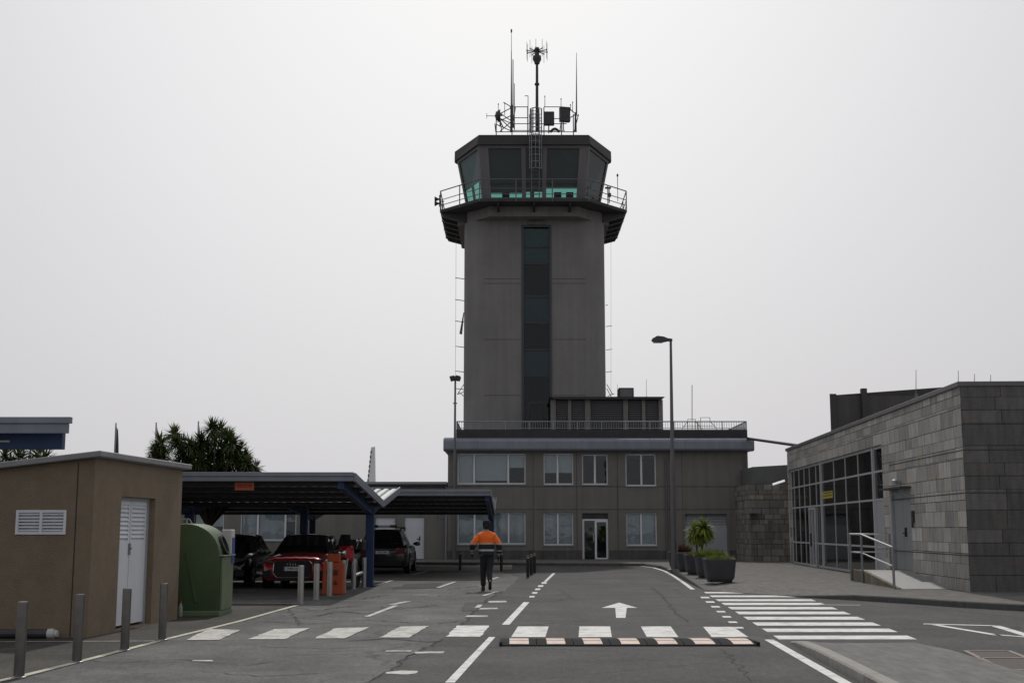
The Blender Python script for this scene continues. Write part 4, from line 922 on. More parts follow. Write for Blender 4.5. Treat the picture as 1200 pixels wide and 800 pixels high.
# ------------------------------------------------------------------ stone building on the right
SB = thing('stone_building', 'low building clad in grey stone slabs with a tall glazed front, right side', 'building', (10.62, 29.8, 0), -math.atan(.0524))
HS = ZZ(447, 29.8)
LEN = 25.2
def wy(u):                      # distance along the wall of a seen column
    k = (u-600)/F
    # ray x = k*Y/cosish; solve along the wall line (approximately level with the eye)
    k2 = ray(u, 600); r_ = k2.x/k2.y
    Y = (10.62-.0524*29.8)/(r_-.0524)
    return (Y-29.8)/math.cos(math.atan(.0524))
ymul = [LEN-.25]+[wy(u) for u in (929, 934.7, 940.7, 947, 954.5, 961, 975.5, 989, 1004, 1022.5, 1036)]
g0, g1 = ymul[-1], ymul[0]
zg = 4.07
dy0, dy1 = wy(1067.5), wy(1046)
m = MB(); grid_wall(m, lambda u, v, w: (w, u, v), 0, LEN, 0, HS-.12, .35, [(g0, g1, .12, zg), (dy0, dy1, .42, ZZ(575, 35.4))])
m.box(.352, 18, LEN-.35, LEN, 0, HS-.12); m.box(17.65, 18, .352, LEN-.352, 0, HS-.12)
m.box(.36, 17.6, .36, LEN-.36, HS-.4, HS-.2); 
wl_ = m.build('wall', STONE, SB)
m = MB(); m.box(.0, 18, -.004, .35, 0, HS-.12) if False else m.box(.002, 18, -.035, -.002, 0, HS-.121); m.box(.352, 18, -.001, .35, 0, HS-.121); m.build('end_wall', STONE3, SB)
m = MB()
for z in (HS-1.62, HS-2.62, .95):
    m.box(-.006, .02, .02, g0-.9 if z < zg else LEN, z-.012, z+.012); m.box(.003, 18, -.040, -.0355, z-.012, z+.012)
m.build('shadow_gap', DARKM, SB)
m = MB(); m.box(-.06, 18.06, -.06, .42, HS-.118, HS); m.box(-.06, .42, .422, LEN+.06, HS-.118, HS); m.box(.422, 18.06, LEN-.4, LEN+.06, HS-.118, HS); m.box(17.6, 18.06, .422, LEN-.402, HS-.118, HS)
m.build('coping', mat('grey_coping', (.16, .16, .165), .5, .3, var=.1), SB, bevel=.01, seg=1)
m = MB(); m.box(.36, 17.6, .36, LEN-.36, 0.05, .1); m.box(6, 6.1, .4, LEN-.4, .1, HS-.45); m.build('interior', INTER, SB)
m = MB()
for y in (5.5, 11, 17): m.box(1.5, 3.6, y, y+.7, .12, 1.1)
m.build('counter', mat('counter_wood', (.16, .12, .09), .6, var=.1), SB)
# curtain wall
rows_ = [.12, 1.02, 2.45, 3.30, zg]
fm = MB(); w_ = .06
for i, y in enumerate(ymul):
    ww = .16 if i in (6, 10) else .05
    y0_, y1_ = y-ww/2, y+ww/2
    if i == 0: y0_, y1_ = y-.08, y-.002
    if i == len(ymul)-1: y0_, y1_ = y+.002, y+.08
    fm.box(.085 if ww < .1 else .04, .12, y0_, y1_, rows_[0], zg-.003)
for z in rows_:
    z0_, z1_ = (z-.03, z+.03)
    if z == zg: z0_, z1_ = z-.09, z-.004
    if z == rows_[0]: z0_, z1_ = z+.001, z+.08
    fm.box(.088, .118, g0+.003, g1-.003, z0_, z1_)
cw = fm.build('glazed_front', ALU, SB)
for i in range(len(ymul)-1):
    for j in range(4):
        a, b = ymul[i+1], ymul[i]; q = MB(); q.box(.105, .115, a+.02, b-.02, rows_[j]+.02, rows_[j+1]-.02)
        solid_ = (i == len(ymul)-2 and j < 2)
        q.build('panel' if solid_ else 'pane', LOUV if solid_ else GLD, cw)
da, db = ymul[4]-.1, ymul[5]+.1
m = MB()
for a in (db, (da+db)/2, da): m.box(.0, .058, a-.05, a+.05, .12, 2.4)
m.box(.0, .058, db+.05, da-.05, 2.3, 2.4); m.box(.0, .058, db+.05, da-.05, .121, .2)
ed = m.build('entrance_door', ALU, SB); m = MB()
for s_ in (-.09, .09): m.tube((-.05, (da+db)/2+s_, .9), (-.05, (da+db)/2+s_, 1.4), .015); m.tube((0, (da+db)/2+s_, 1.0), (-.05, (da+db)/2+s_, 1.0), .012)
m.build('handle', BLACKP, ed)
m = MB(); ya_, yb_ = ymul[6]-.12, ymul[7]+.35; m.box(.098, .103, yb_, ya_, 2.68, 2.94); sg = m.build('yellow_notice', YELL, cw)
m = MB()
for k in range(2): m.box(.094, .0975, yb_+.15, ya_-.15, 2.76+k*.1, 2.80+k*.1)
m.build('notice_lines', mat('dark_yellow', (.10, .08, .02), .6), sg)
# steel side door
dzt = ZZ(575, 35.4)
m = MB(); m.box(.05, .10, dy0+.06, dy1-.06, .43, dzt-.06); m.box(.02, .14, dy0+.003, dy0+.06, .43, dzt-.003); m.box(.02, .14, dy1-.06, dy1-.003, .43, dzt-.003); m.box(.02, .14, dy0+.06, dy1-.06, dzt-.06, dzt-.003)
m.box(.043, .0495, (dy0+dy1)/2-.01, (dy0+dy1)/2+.01, .45, dzt-.08)
sd = m.build('side_door', mat('pale_steel_door', (.36, .38, .39), .4, .4, var=.08, streak=.06), SB)
m = MB(); m.box(.0, .049, dy0+.72, dy0+.78, 1.35, 1.6); m.tube((.05, dy0+.75, 1.45), (-.03, dy0+.75, 1.45), .015); m.tube((-.03, dy0+.75, 1.45), (-.03, dy0+.9, 1.45), .015); m.build('handle', BLACKP, sd)
m = MB(); m.box(-.03, .02, dy1-.002, dy1+.25, .43, dzt-.1); m.build('door_jamb', LOUV, SB)
m = MB(); m.box(-.30, -.004, dy0-.15, dy1+.3, dzt+.06, dzt+.11); m.build('door_canopy', DARKM, SB)
m = MB(); m.box(-.10, -.006, dy0+.96, dy0+1.06, dzt+.2, dzt+.3); m.lathe([(0, 0), (.08, .02), (.09, .10), (0, .16)], (-.16, dy0+1.0, dzt+.2), 10); m.build('wall_lamp', LOUV, SB)
m = MB(); m.box(-.06, -.004, dy0-.38, dy0-.22, 1.75, 2.05); m.tube((-.05, dy0-.3, 1.75), (-.05, dy0-.3, 1.6), .03); m.build('call_box', DARKM, SB)
# ramp and handrail (local frame of the wall)
RP = thing('door_ramp', 'pale concrete ramp with side wall leading up to the grey steel door', 'ramp', SB.location, SB.rotation_euler.z)
r0, r1, r2 = wy(1102), 5.0, 6.45
r0 = 1.4
xo = -1.22
m = MB(); m.raw([(xo, r0, .125), (-.005, r0, .125), (-.005, r1, .42), (xo, r1, .42), (-.005, r2, .42), (xo, r2, .42)], [(0,1,2,3),(3,2,4,5)])
m.raw([(xo, r0, .11), (-.005, r0, .11), (-.005, r1, .36), (xo, r1, .36)], [(3,2,1,0)])
m.build('ramp_surface', mat('metal_ramp_plate', (.27, .27, .27), .5, .3, var=.12, scale=4), RP)
m = MB(); m.raw([(xo-.1, r0, 0), (xo-.1, r2+.1, 0), (xo-.1, r2+.1, .43), (xo-.1, r1, .43), (xo-.1, r0, .14), (xo-.003, r0, 0), (xo-.003, r2+.1, 0), (xo-.003, r2+.1, .43), (xo-.003, r1, .43), (xo-.003, r0, .14)],
      [(0,1,2,3,4),(9,8,7,6,5),(4,3,8,9),(3,2,7,8),(1,6,7,2),(0,4,9,5)])
m.box(xo-.003, -.01, r2+.003, r2+.1, 0, .43)
m.build('side_wall', mat('mossy_concrete', (.20, .185, .14), .9, var=.3, scale=3, tint=(.12, .11, .05), streak=.2), RP)
HR = thing('handrail', 'bright steel handrail with posts beside the ramp to the steel door', 'handrail', SB.location, SB.rotation_euler.z)
xh = xo-.14
pst = [(r0+.15, .02, 1.12), (r1, .02, 1.42), (r2, .02, 1.42)]
for y, z0_, z1_ in pst:
    m = MB(); m.tube((xh, y, z0_), (xh, y, z1_), .032, n=8); m.build('post', STEEL, HR)
m = MB(); m.tube((-.25, r2, .43), (-.25, r2, 1.42), .028, n=8); m.build('post', STEEL, HR)
m = MB(); m.path([(xh, r0+.15, 1.12), (xh, r1, 1.42), (xh, r2, 1.42), (-.25, r2, 1.42)], .026); m.build('top_rail', mat('polished_rail', (.92, .92, .92), .22, .9, var=.02), HR, smooth=True)
m = MB(); m.path([(xh, r0+.15, .66), (xh, r1, .92), (xh, r2, .92), (-.25, r2, .92)], .02); m.build('lower_rail', MATS['polished_rail'], HR, smooth=True)
for u, v, lab in ((1073.5, 433, 'tall thin rod above the stone roof near the dark block'), (1123, 434, 'thin rod above the near corner of the stone roof'), (1142, 438, 'shorter middle rod of three on the stone roof'), (1161, 439, 'rightmost short rod on the stone roof')):
    Yx = 33 if u > 1100 else 36
    t = thing('lightning_rod', lab, 'lightning rod', P(u, 450, Yx)); mb = MB(); mb.tube(P(u, 462, Yx), P(u, v, Yx), .012, .007, 5); mb.build('rod', MIDM, t, world=True)
    mb = MB(); mb.tube(P(u, 462, Yx)-Vector((0, 0, .3)), P(u, 461, Yx), .04); mb.build('base', MIDM, t, world=True)

# dark block behind
t = thing('dark_hall', 'dark windowless block rising behind the stone building', 'building', (17.5, 58, 0))
Yd = 56; zd = ZZ(463.5, Yd); xd0, xd1 = XX(979, 480, Yd), XX(1100, 480, Yd)
k_ = 72/Yd*1.03
fp = [(xd0, Yd), (xd1+8, Yd), (xd1+14, Yd+16), (xd0*k_, Yd+16)]
m = MB(); m.prism(fp, 0, zd); m.build('wall', mat('dark_cladding', (.075, .07, .072), .7, var=.15, scale=.8, streak=.2), t, world=True)
xp = XX(972.5, 480, Yd-.2)
m = MB(); m.prism([(xp, Yd-.25), (xd0-.004, Yd-.25), (xd0*k_-.1, Yd+16), (xd0*k_-.5, Yd+16)], 0, zd+.06); m.build('pier', mat('darker_pier', (.045, .045, .048), .7, var=.15), t, world=True)
m = MB(); m.box(XX(1011, 480, Yd-.3), XX(1017, 480, Yd-.3), Yd-.3, Yd-.003, 0, zd+.30); m.build('pier', MATS['darker_pier'], t, world=True)
m = MB(); q_ = [(x, y, zd+.002) for x, y in fp]; m.raw(q_+[(x, y, zd+(.03 if i in (0, 3) else .95)) for i, (x, y, _) in enumerate(q_)], [(3,2,1,0),(4,5,6,7),(0,1,5,4),(1,2,6,5),(2,3,7,6),(3,0,4,7)])
m.build('roof', ROOFD, t, world=True)
# linking stone wall between the two
t = thing('link_wall_building', 'short rough stone wall and dark roof linking office block and stone building', 'building', (11.7, 57, 0))
a, b = Vector((11.86, 54.9, 0)), Vector((11.75, 61.9, 0))
zl_ = ZZ(563, 55.5)
m = MB(); m.raw([(a.x, a.y, 0), (b.x, b.y, 0), (b.x, b.y, zl_), (a.x, a.y, zl_), (a.x+.4, a.y, 0), (b.x+.4, b.y, 0), (b.x+.4, b.y, zl_), (a.x+.4, a.y, zl_)], [(0,1,2,3),(4,7,6,5),(3,2,6,7),(1,5,6,2),(0,3,7,4)])
Yl = 58.2; xa, xb = XX(877, 620, Yl+3.7), XX(922, 620, Yl)
m = MB(); xa = XX(879.5, 620, Yl); xb = XX(926, 620, Yl); zl_ = ZZ(567, Yl)
m.box(xa, xb+1, Yl, Yl+.4, 0, zl_); m.box(xa, xa+.4, Yl+.402, Yb+2, 0, zl_)
m.build('wall', STONE2, t, world=True)
m = MB(); m.raw([(xa+.3, Yl+.6, zl_-.1), (xb+4, Yl+.6, zl_-.1), (xb+4, Yl+.6, ZZ(538, Yl)), (xa+.3, Yl+.6, ZZ(546, Yl)), (xa+.3, Yl+8, zl_-.1), (xb+4, Yl+8, zl_-.1), (xb+4, Yl+8, ZZ(538, Yl)), (xa+.3, Yl+8, ZZ(546, Yl))], [(0,1,2,3),(4,7,6,5),(3,2,6,7),(0,3,7,4),(1,5,6,2)])
m.build('roof_block', mat('green_grey_cladding', (.13, .135, .13), .6, var=.12), t, world=True)
m = MB(); m.box(XX(866.5, 600, Yl-.6), XX(891, 600, Yl-.6), Yl-.6, Yl-.01, ZZ(601, Yl-.6), ZZ(597.5, Yl-.6)); m.build('ledge', CONCL, t, world=True)
m = MB(); m.tube(P(905.5, 567.3, Yl-.15), P(919.5, 562.8, Yl-.15), .05); m.build('tube_light', mat('white_tube', (.8, .8, .8), .3, emit=(1, 1, 1, .5)), t, world=True)
m = MB(); m.box(XX(900, 620, Yl), XX(904.5, 620, Yl), Yl-.02, Yl-.002, ZZ(624, Yl), ZZ(609, Yl)); m.build('notice', mat('blue_grey_notice', (.10, .11, .115), .5), t, world=True)
t = thing('cable_pipe', 'dark pipe spanning the gap between the office cornice and stone roof', 'pipe', P(908, 518, 58))
m = MB(); m.tube(P(876, 513.5, 61.7), P(940, 522.5, 53.5), .07); m.build('pipe', DARKM, t, world=True)
m = MB(); m.tube(P(939, 522, 53.6), P(939, 530, 53.6), .05); m.build('bracket', DARKM, t, world=True)

# ------------------------------------------------------------------ tan utility building on the left
UB = thing('utility_building', 'small tan rendered utility hut with louvred white door, left foreground', 'hut', (-8, 18.2, 0))
c0 = G(102, 747); c1 = G(207.5, 725)
X1 = c0.x; Y0 = c0.y; Y1 = c1.y; ang = math.atan2(c1.x-c0.x, c1.y-c0.y)
UB.location = (c0.x, c0.y, 0); UB.rotation_euler = (0, 0, -ang)
LY = (Vector(c1)-Vector(c0)).length; HZ = ZZ(535, Y0)
def uy(u):
    r_ = ray(u, 680); k = r_.x/r_.y; s = (c1.x-c0.x)/(c1.y-c0.y)
    Y = (c0.x-s*c0.y)/(k-s); return (Y-c0.y)/math.cos(ang)
ya, yb = uy(138), uy(178.5); zdr = 2.06
m = MB(); grid_wall(m, lambda u, v, w: (-w, u, v), 0, LY, 0, HZ-.02, .25, [(ya, yb, .02, zdr)])
vx0, vx1 = XX(16, 610, Y0)-c0.x, XX(77, 610, Y0)-c0.x; vz0, vz1 = ZZ(626, Y0), ZZ(597, Y0)
grid_wall(m, lambda u, v, w: (u, w+.0, v), -6, -.252, 0, HZ-.02, .25, [(vx0, vx1, vz0, vz1)])
m.box(-6, -5.75, .252, LY-.01, 0, HZ-.02); m.box(-5.748, -.254, LY-.25, LY, 0, HZ-.02)
for q_ in m.v:
    if q_.z > HZ-.05: q_.z += .11*max(-6.2, q_.x)
m.build('wall', TAN, UB)
m = MB(); zl_, zr_ = HZ-.018, HZ-.018
pl = [(-6.3, -.12), (.12, -.12), (.12, LY+.14), (-6.3, LY+.14)]
m.raw([(*p, HZ-.015+.11*p[0]) for p in pl]+[(*p, HZ+.075+.11*p[0]) for p in pl], [(3,2,1,0),(4,5,6,7),(0,1,5,4),(1,2,6,5),(2,3,7,6),(3,0,4,7)])
m.build('roof', mat('grey_roof_edge', (.27, .27, .28), .6, .2, var=.15, scale=4), UB, bevel=.012, seg=1)
m = MB(); m.box(-.262, -.250, -.006, -.0015, 0, HZ-.09); m.build('joint_line', MATS['crack_dark'], UB)
m = MB(); ym_ = (ya+yb)/2
for a, b in ((ya+.04, ym_-.01), (ym_+.01, yb-.04)):
    m.box(-.17, -.13, a, b, .06, 1.38); m.box(-.17, -.13, a, a+.06, 1.38, zdr-.06); m.box(-.17, -.13, b-.06, b, 1.38, zdr-.06); m.box(-.17, -.13, a+.06, b-.06, zdr-.12, zdr-.06)
    m.box(-.17, -.16, a+.06, b-.06, 1.38, zdr-.12)
    for k in range(8):
        z = 1.42+k*.068; m.raw([(-.125, a+.06, z), (-.125, b-.06, z), (-.158, b-.06, z+.05), (-.158, a+.06, z+.05), (-.125, a+.06, z-.006), (-.125, b-.06, z-.006), (-.158, b-.06, z+.044), (-.158, a+.06, z+.044)], [(0,1,2,3),(7,6,5,4),(0,4,5,1)])
dd = m.build('louvred_door', DOORW, UB)
m = MB(); m.box(-.18, -.10, ya+.002, ya+.04, .021, zdr-.003); m.box(-.18, -.10, yb-.04, yb-.002, .021, zdr-.003); m.box(-.18, -.10, ya+.04, yb-.04, zdr-.06, zdr-.003); m.build('frame', LOUV, dd)
m = MB(); m.box(-.129, -.11, ym_-.05, ym_+.02, 1.15, 1.33); m.tube((-.11, ym_-.02, 1.25), (-.08, ym_-.02, 1.25), .015); m.build('lock', STEEL, dd)
m = MB(); fwv = .04
for a in (vx0, (vx0+vx1)/2-fwv/2, vx1-fwv): m.box(a+.001, a+fwv-.001, -.02, .04, vz0+.002, vz1-.002)
m.box(vx0+.002, vx1-.002, -.018, .038, vz0+.002, vz0+fwv); m.box(vx0+.002, vx1-.002, -.018, .038, vz1-fwv, vz1-.002)
m.box(vx0+.003, vx1-.003, .12, .13, vz0+.003, vz1-.003)
for k in range(6):
    z = vz0+.055+k*.047
    m.raw([(vx0+.02, -.012, z), (vx1-.02, -.012, z), (vx1-.02, .03, z+.03), (vx0+.02, .03, z+.03), (vx0+.02, -.012, z-.006), (vx1-.02, -.012, z-.006), (vx1-.02, .03, z+.024), (vx0+.02, .03, z+.024)], [(0,1,2,3),(7,6,5,4),(0,4,5,1)])
m.build('vent_grille', DOORW, UB)
t = thing('drain_pipe', 'dark drain pipe with a white end cap lying at the foot of the tan hut', 'pipe', (G(60, 745).x, Y0-.12, .07))
m = MB(); m.tube((-1.6, 0, 0), (.1, 0, 0), .065, n=12); m.build('pipe', DARKM, t); m = MB(); m.tube((.1, 0, 0), (.19, 0, 0), .072, n=12); m.tube((.19, 0, .0), (.24, 0, .0), .05, n=12); m.build('end_cap', PANELW, t)

# small plastic bottle by the green container
pbt = G(212, 722)
t = thing('plastic_bottle', 'small clear bottle with red cap beside the green container', 'bottle', (pbt.x, pbt.y-.05, 0))
m = MB(); m.lathe([(.035, 0), (.04, .02), (.04, .17), (.02, .23), (.015, .245)], n=12); m.build('bottle_body', mat('cloudy_plastic', (.35, .36, .36), .3), t, smooth=True)
m = MB(); m.lathe([(.019, .246), (.019, .285), (.0, .29)], n=12); m.build('cap', mat('red_cap', (.45, .03, .03), .5), t)

# ------------------------------------------------------------------ green recycling container
gy = G(262, 722).y
gc = thing('recycling_container', 'green domed plastic recycling container with faded right side and blue label', 'recycling bin', (0, gy, 0))
gx1 = XX(256, 700, gy); gx0_ = gx1-1.26
gc.location = ((gx0_+gx1)/2, gy, 0); hwg = (gx1-gx0_)/2; hb = ZZ(613, gy)
def arch(n=18, hw_=hwg, top=hb, sh=1.04):
    pts = [(-hw_, .06), (-hw_*1.0, sh)]
    for k in range(1, n): 
        a = math.pi*(1-k/n); pts.append((math.cos(a)*hw_, sh+(top-sh)*(math.sin(a)**.95)))
    pts += [(hw_, sh), (hw_, .06)]
    return pts
m = MB(); m.prism(arch(), 0, .98, 'y'); m.build('dome_body', GREEN, gc, smooth=True, bevel=.035)
m = MB(); m.box(-hwg-.03, hwg+.04, -.05, 1.02, 0.0, .10); m.build('base', GREENL, gc, bevel=.02)
m = MB(); m.box(hwg+.002, hwg+.05, .05, .93, .101, 1.06); m.build('side_panel', GREENL, gc, bevel=.015)
m = MB(); m.box(hwg-.13, hwg+.055, .66, .97, 1.09, hb-.11); m.build('white_panel', PANELW, gc, bevel=.02)
m = MB(); m.box(hwg+.056, hwg+.060, .72, .96, .92, 1.40); m.build('label', LABELB, gc)
m = MB(); m.lathe([(.0, 0), (.17, 0), (.19, .03), (.19, .08), (.16, .085), (.15, .03), (0, .02)], (0, 0, 0), 20, 'x'); o = m.build('opening_ring', BLACKP, gc); o.location = (hwg-.07, .40, 1.25); o.rotation_euler = (0, R(-22), 0)
m = MB(); m.box(hwg-.02, hwg+.08, .02, .96, 1.061, 1.088); m.build('hood', GREENL, gc, bevel=.01)
m = MB(); m.tube((-.15, .6, hb-.03), (-.15, .6, hb+.09), .03); m.path([(-.25, .6, hb), (-.2, .6, hb+.08), (-.1, .6, hb+.08), (-.05, .6, hb)], .015); m.build('lifting_eye', STEEL, gc)
m = MB(); 
for x in (-.2, .2): m.prism([(x, .25), (x+.05, .25), (x-.15, 1.15), (x-.2, 1.15)], -.022, -.003, 'y')
m.build('moulded_rib', GREEN, gc, bevel=.008)

# ------------------------------------------------------------------ car shelters: butterfly roofs on blue posts
def shelter(name, label, x0, x1, yn, yv, yf, zn, zv, zf, posts, beamx):
    t = thing(name, label, 'car shelter', ((x0+x1)/2, yv, 0), group='blue post car shelters')
    th = .16
    def zz(y): return zn+(zv-zn)*(y-yn)/(yv-yn) if y <= yv else zv+(zf-zv)*(y-yv)/(yf-yv)
    # corrugated sheets of both wings
    for a, b in ((yn, yv), (yv, yf)):
        m = MB(); n_ = int((x1-x0)/.25)
        for k in range(n_):
            xa_ = x0+(x1-x0)*k/n_; xb_ = xa_+(x1-x0)/n_; q = .045
            m.raw([(xa_+.01, a+.03, zz(a)), (xa_+.01+q, a+.03, zz(a)+.045), (xb_-q-.03, a+.03, zz(a)+.045), (xb_-.03, a+.03, zz(a)), (xb_+.01, a+.03, zz(a)),
                   (xa_+.01, b-.03, zz(b)), (xa_+.01+q, b-.03, zz(b)+.045), (xb_-q-.03, b-.03, zz(b)+.045), (xb_-.03, b-.03, zz(b)), (xb_+.01, b-.03, zz(b))], [(0,1,6,5),(1,2,7,6),(2,3,8,7),(3,4,9,8)])
        m.build('roof_sheet', CORR, t, world=True, recalc=False)
    m = MB()
    m.box(x0, x1, yn-.05, yn, zn-.09, zn+.09); m.box(x0, x1, yn-.08, yn-.052, zn+.02, zn+.115); m.box(x0, x1, yf, yf+.05, zf-.09, zf+.09)
    for xs_ in (x0, x1):
        s_ = 1 if xs_ == x1 else -1
        for a, b in ((yn-.05, yv), (yv, yf+.05)):
            za, zb_ = zz(max(a, yn)), zz(min(b, yf)); xo_ = xs_+s_*.05; q = [(xs_, a, za-.10), (xs_, b, zb_-.10), (xs_, b, zb_+.10), (xs_, a, za+.10)]
            m.raw(q+[(xo_, y, z) for _, y, z in q], [(0,1,2,3),(7,6,5,4),(0,4,5,1),(1,5,6,2),(2,6,7,3),(3,7,4,0)])
    m.build('fascia', FASCIA, t, world=True, bevel=.008, seg=1)
    for (pxx, pyy) in posts:
        m = MB(); m.box(pxx-.11, pxx+.11, pyy-.11, pyy+.11, 0, zz(pyy)-.12); m.box(pxx-.18, pxx+.18, pyy-.18, pyy+.18, .004, .03); m.build('post', BLUE, t, world=True, bevel=.01, seg=1)
    for bx_ in beamx:
        for a, b in ((yn+.15, yv), (yv, yf-.15)):
            far = a if a != yv else b
            h0 = .13
            m = MB(); q = [(bx_-.07, yv, zv-.30), (bx_-.07, far, zz(far)-.24), (bx_-.07, far, zz(far)-.05), (bx_-.07, yv, zv-.05)]
            m.raw(q+[(bx_+.07, y, z) for _, y, z in q], [(0,1,2,3),(7,6,5,4),(0,4,5,1),(1,5,6,2),(2,6,7,3),(3,7,4,0)])
            m.build('beam', BLUE, t, world=True)
    m = MB()
    for k in range(5):
        for a, b in ((yn, yv), (yv, yf)):
            y = a+(b-a)*(k+.5)/5; m.box(x0+.05, x1-.05, y-.03, y+.03, zz(y)-.12, zz(y)-.02)
    m.build('purlin', MATS['dark_metal'], t, world=True)
    return t
yv1 = G(433, 687).y
xe = XX(433, 660, yv1)
zv1 = ZZ(590, yv1)
shelter('car_shelter', 'blue post car shelter with V shaped grey roof over the red and black cars', -13.5, xe+.32, 28.9, yv1, 40.4, ZZ(559, 28.9), zv1, ZZ(574, 40.4),
        [(xe, yv1), (xe-5.0, yv1), (XX(356, 620, 39), 39)], [xe, xe-5.0, xe-9.4])
xe2 = XX(575.5, 640, 50)
shelter('car_shelter', 'farther blue post car shelter behind the walking person, in front of the office block', -14.0, xe2+.1, 41.6, 50, 57, ZZ(577.5, 41.6), ZZ(601, 50), ZZ(585, 57),
        [(xe2, 50), (xe2-7, 50)], [xe2, xe2-7])
# nearest shelter at the left edge of the frame: its roof falls away from us behind the deep edge
t = thing('car_shelter', 'nearest car shelter, only its deep grey edge and blue beam showing top left', 'car shelter', (-11, 24, 0), group='blue post car shelters')
Ye = 22.4; xe_ = XX(84, 498, Ye); zt0, zt1 = ZZ(488.5, Ye), ZZ(507.5, Ye); zmid = ZZ(496, Ye)
m = MB(); m.box(-16, xe_, Ye-.06, Ye+.04, zmid, zt0); m.box(-16, xe_-.05, Ye-.02, Ye+.04, zt1, zmid-.002); m.build('fascia', FASCIA, t, world=True, bevel=.012)
kx = 27.0/Ye*1.02
m = MB(); m.raw([(-16, Ye+.042, zt0-.05), (xe_-.06, Ye+.042, zt0-.05), (xe_*kx, 27, zt0-.06), (-18, 27, zt0-.06), (-16, Ye+.042, zt0-.09), (xe_-.06, Ye+.042, zt0-.09), (xe_*kx, 27, zt0-.10), (-18, 27, zt0-.10)], [(0,1,2,3),(7,6,5,4),(0,4,5,1),(1,5,6,2),(2,6,7,3),(3,7,4,0)])
m.build('roof_sheet', CORR, t, world=True)
Yb2 = 22.9; m = MB(); m.box(-16, XX(73, 518, Yb2), Yb2, Yb2+.16, ZZ(526, Yb2), ZZ(506.5, Yb2)); m.build('beam', BLUE, t, world=True, bevel=.01)
for x_ in (-9.6, -14.5): m = MB(); m.box(x_-.1, x_+.1, Yb2+.17, Yb2+.37, 0, ZZ(512, Yb2)); m.build('post', BLUE, t, world=True)
m = MB(); m.box(XX(-5, 516, Yb2), XX(12, 516, Yb2), Yb2-.05, Yb2-.003, ZZ(518, Yb2), ZZ(516, Yb2)); m.build('light_tube', PANELW, t, world=True)
# orange sign hanging under the edge of the first shelter
sgn = thing('hanging_sign', 'small faded orange sign under the front edge of the red car shelter', 'sign', P(286.5, 569.5, 29.1))
w2 = (XX(297.5, 569, 29.1)-XX(275, 569, 29.1))/2; h2_ = (ZZ(565, 29.1)-ZZ(574.3, 29.1))/2
m = MB(); m.box(-w2, w2, -.01, .01, -h2_, h2_); m.build('board', mat('orange_sign_board', (.50, .13, .06), .6, var=.15, scale=8), sgn)
m = MB()   # worn dark red lettering, too faint to read
for k, (a, b) in enumerate(((-.75, -.55), (-.5, -.28), (-.2, .0), (.1, .32), (.4, .6), (.64, .78))):
    m.box(a*w2, b*w2, -.014, -.011, -h2_*.35, h2_*.45)
m.build('worn_lettering', REDS, sgn)

# ------------------------------------------------------------------ bollards
def bollard_root(label, r, h, mt, name='steel_bollard', group='steel bollards along the roadside line', cap=None):
    t = thing(name, label, 'bollard', (0, 0, 0), group=group)
    m = MB(); m.lathe([(r, 0), (r, h-.02), (r*.96, h-.005), (r*.6, h)], n=20); m.build('post', mt, t, smooth=True)
    m = MB(); m.lathe([(r*1.35, .0), (r*1.35, .012), (r*1.05, .02)], n=20); m.build('foot_plate', STEEL, t, smooth=True)
    if cap: m = MB(); m.lathe([(r*1.02, h-.10), (r*1.02, h-.03), (r*1.0, h-.03)], n=20); m.build('reflective_band', cap, t)
    return t
bb = [((22, 794), 'steel bollard nearest the camera, at the bottom left corner'), ((90, 776), 'second steel bollard from the left, before the tan hut wall'),
      ((146, 762), 'steel bollard standing before the white louvred door'), ((190, 750), 'steel bollard between the louvred door and the green container')]
b0 = None
for (p, lab) in bb:
    q = G(*p)
    if b0 is None: b0 = bollard_root(lab, .056, .79, BOLL); b0.location = (q.x, q.y, .004)
    else: dup(b0, (q.x, q.y, .004), label=lab)
bb2 = [((352, 707.5), 'first steel bollard of the shelter row, nearest, before the red car front'), ((370.5, 702.5), 'second steel bollard of the shelter row, left of the orange barrier'),
       ((386, 698), 'steel bollard in front of the orange barrier'), ((402.3, 694), 'steel bollard at the right side of the orange barrier'), ((414.3, 690.3), 'steel bollard second from the blue shelter post'), ((426.3, 687.8), 'steel bollard close against the blue shelter post')]
for p, lab in bb2:
    q = G(*p)
    if p == bb2[0][0]: b1 = bollard_root(lab, .062, .80, STEELB, group='steel bollards before the car shelter'); b1.location = (q.x, q.y, 0)
    else: dup(b1, (q.x, q.y, .0), label=lab)
bk = bollard_root('', .05, .72, BLACKP, 'black_bollard', 'black bollards across the car park', mat('grey_band', (.25, .25, .24), .5))
bl = [((618.6, 677), 'front black bollard of the cluster of three right of the person'), ((622.6, 674.2), 'middle black bollard of the cluster of three'), ((626.4, 672), 'rear black bollard of the cluster of three'),
      ((539.3, 668.5), 'lone black bollard left of the walking person'), ((587.5, 670), 'lone black bollard just right of the walking person')]
for i, (p, lab) in enumerate(bl):
    q = G(*p)
    if i == 0: bk.location = q; bk['label'] = lab
    else: dup(bk, q, label=lab)

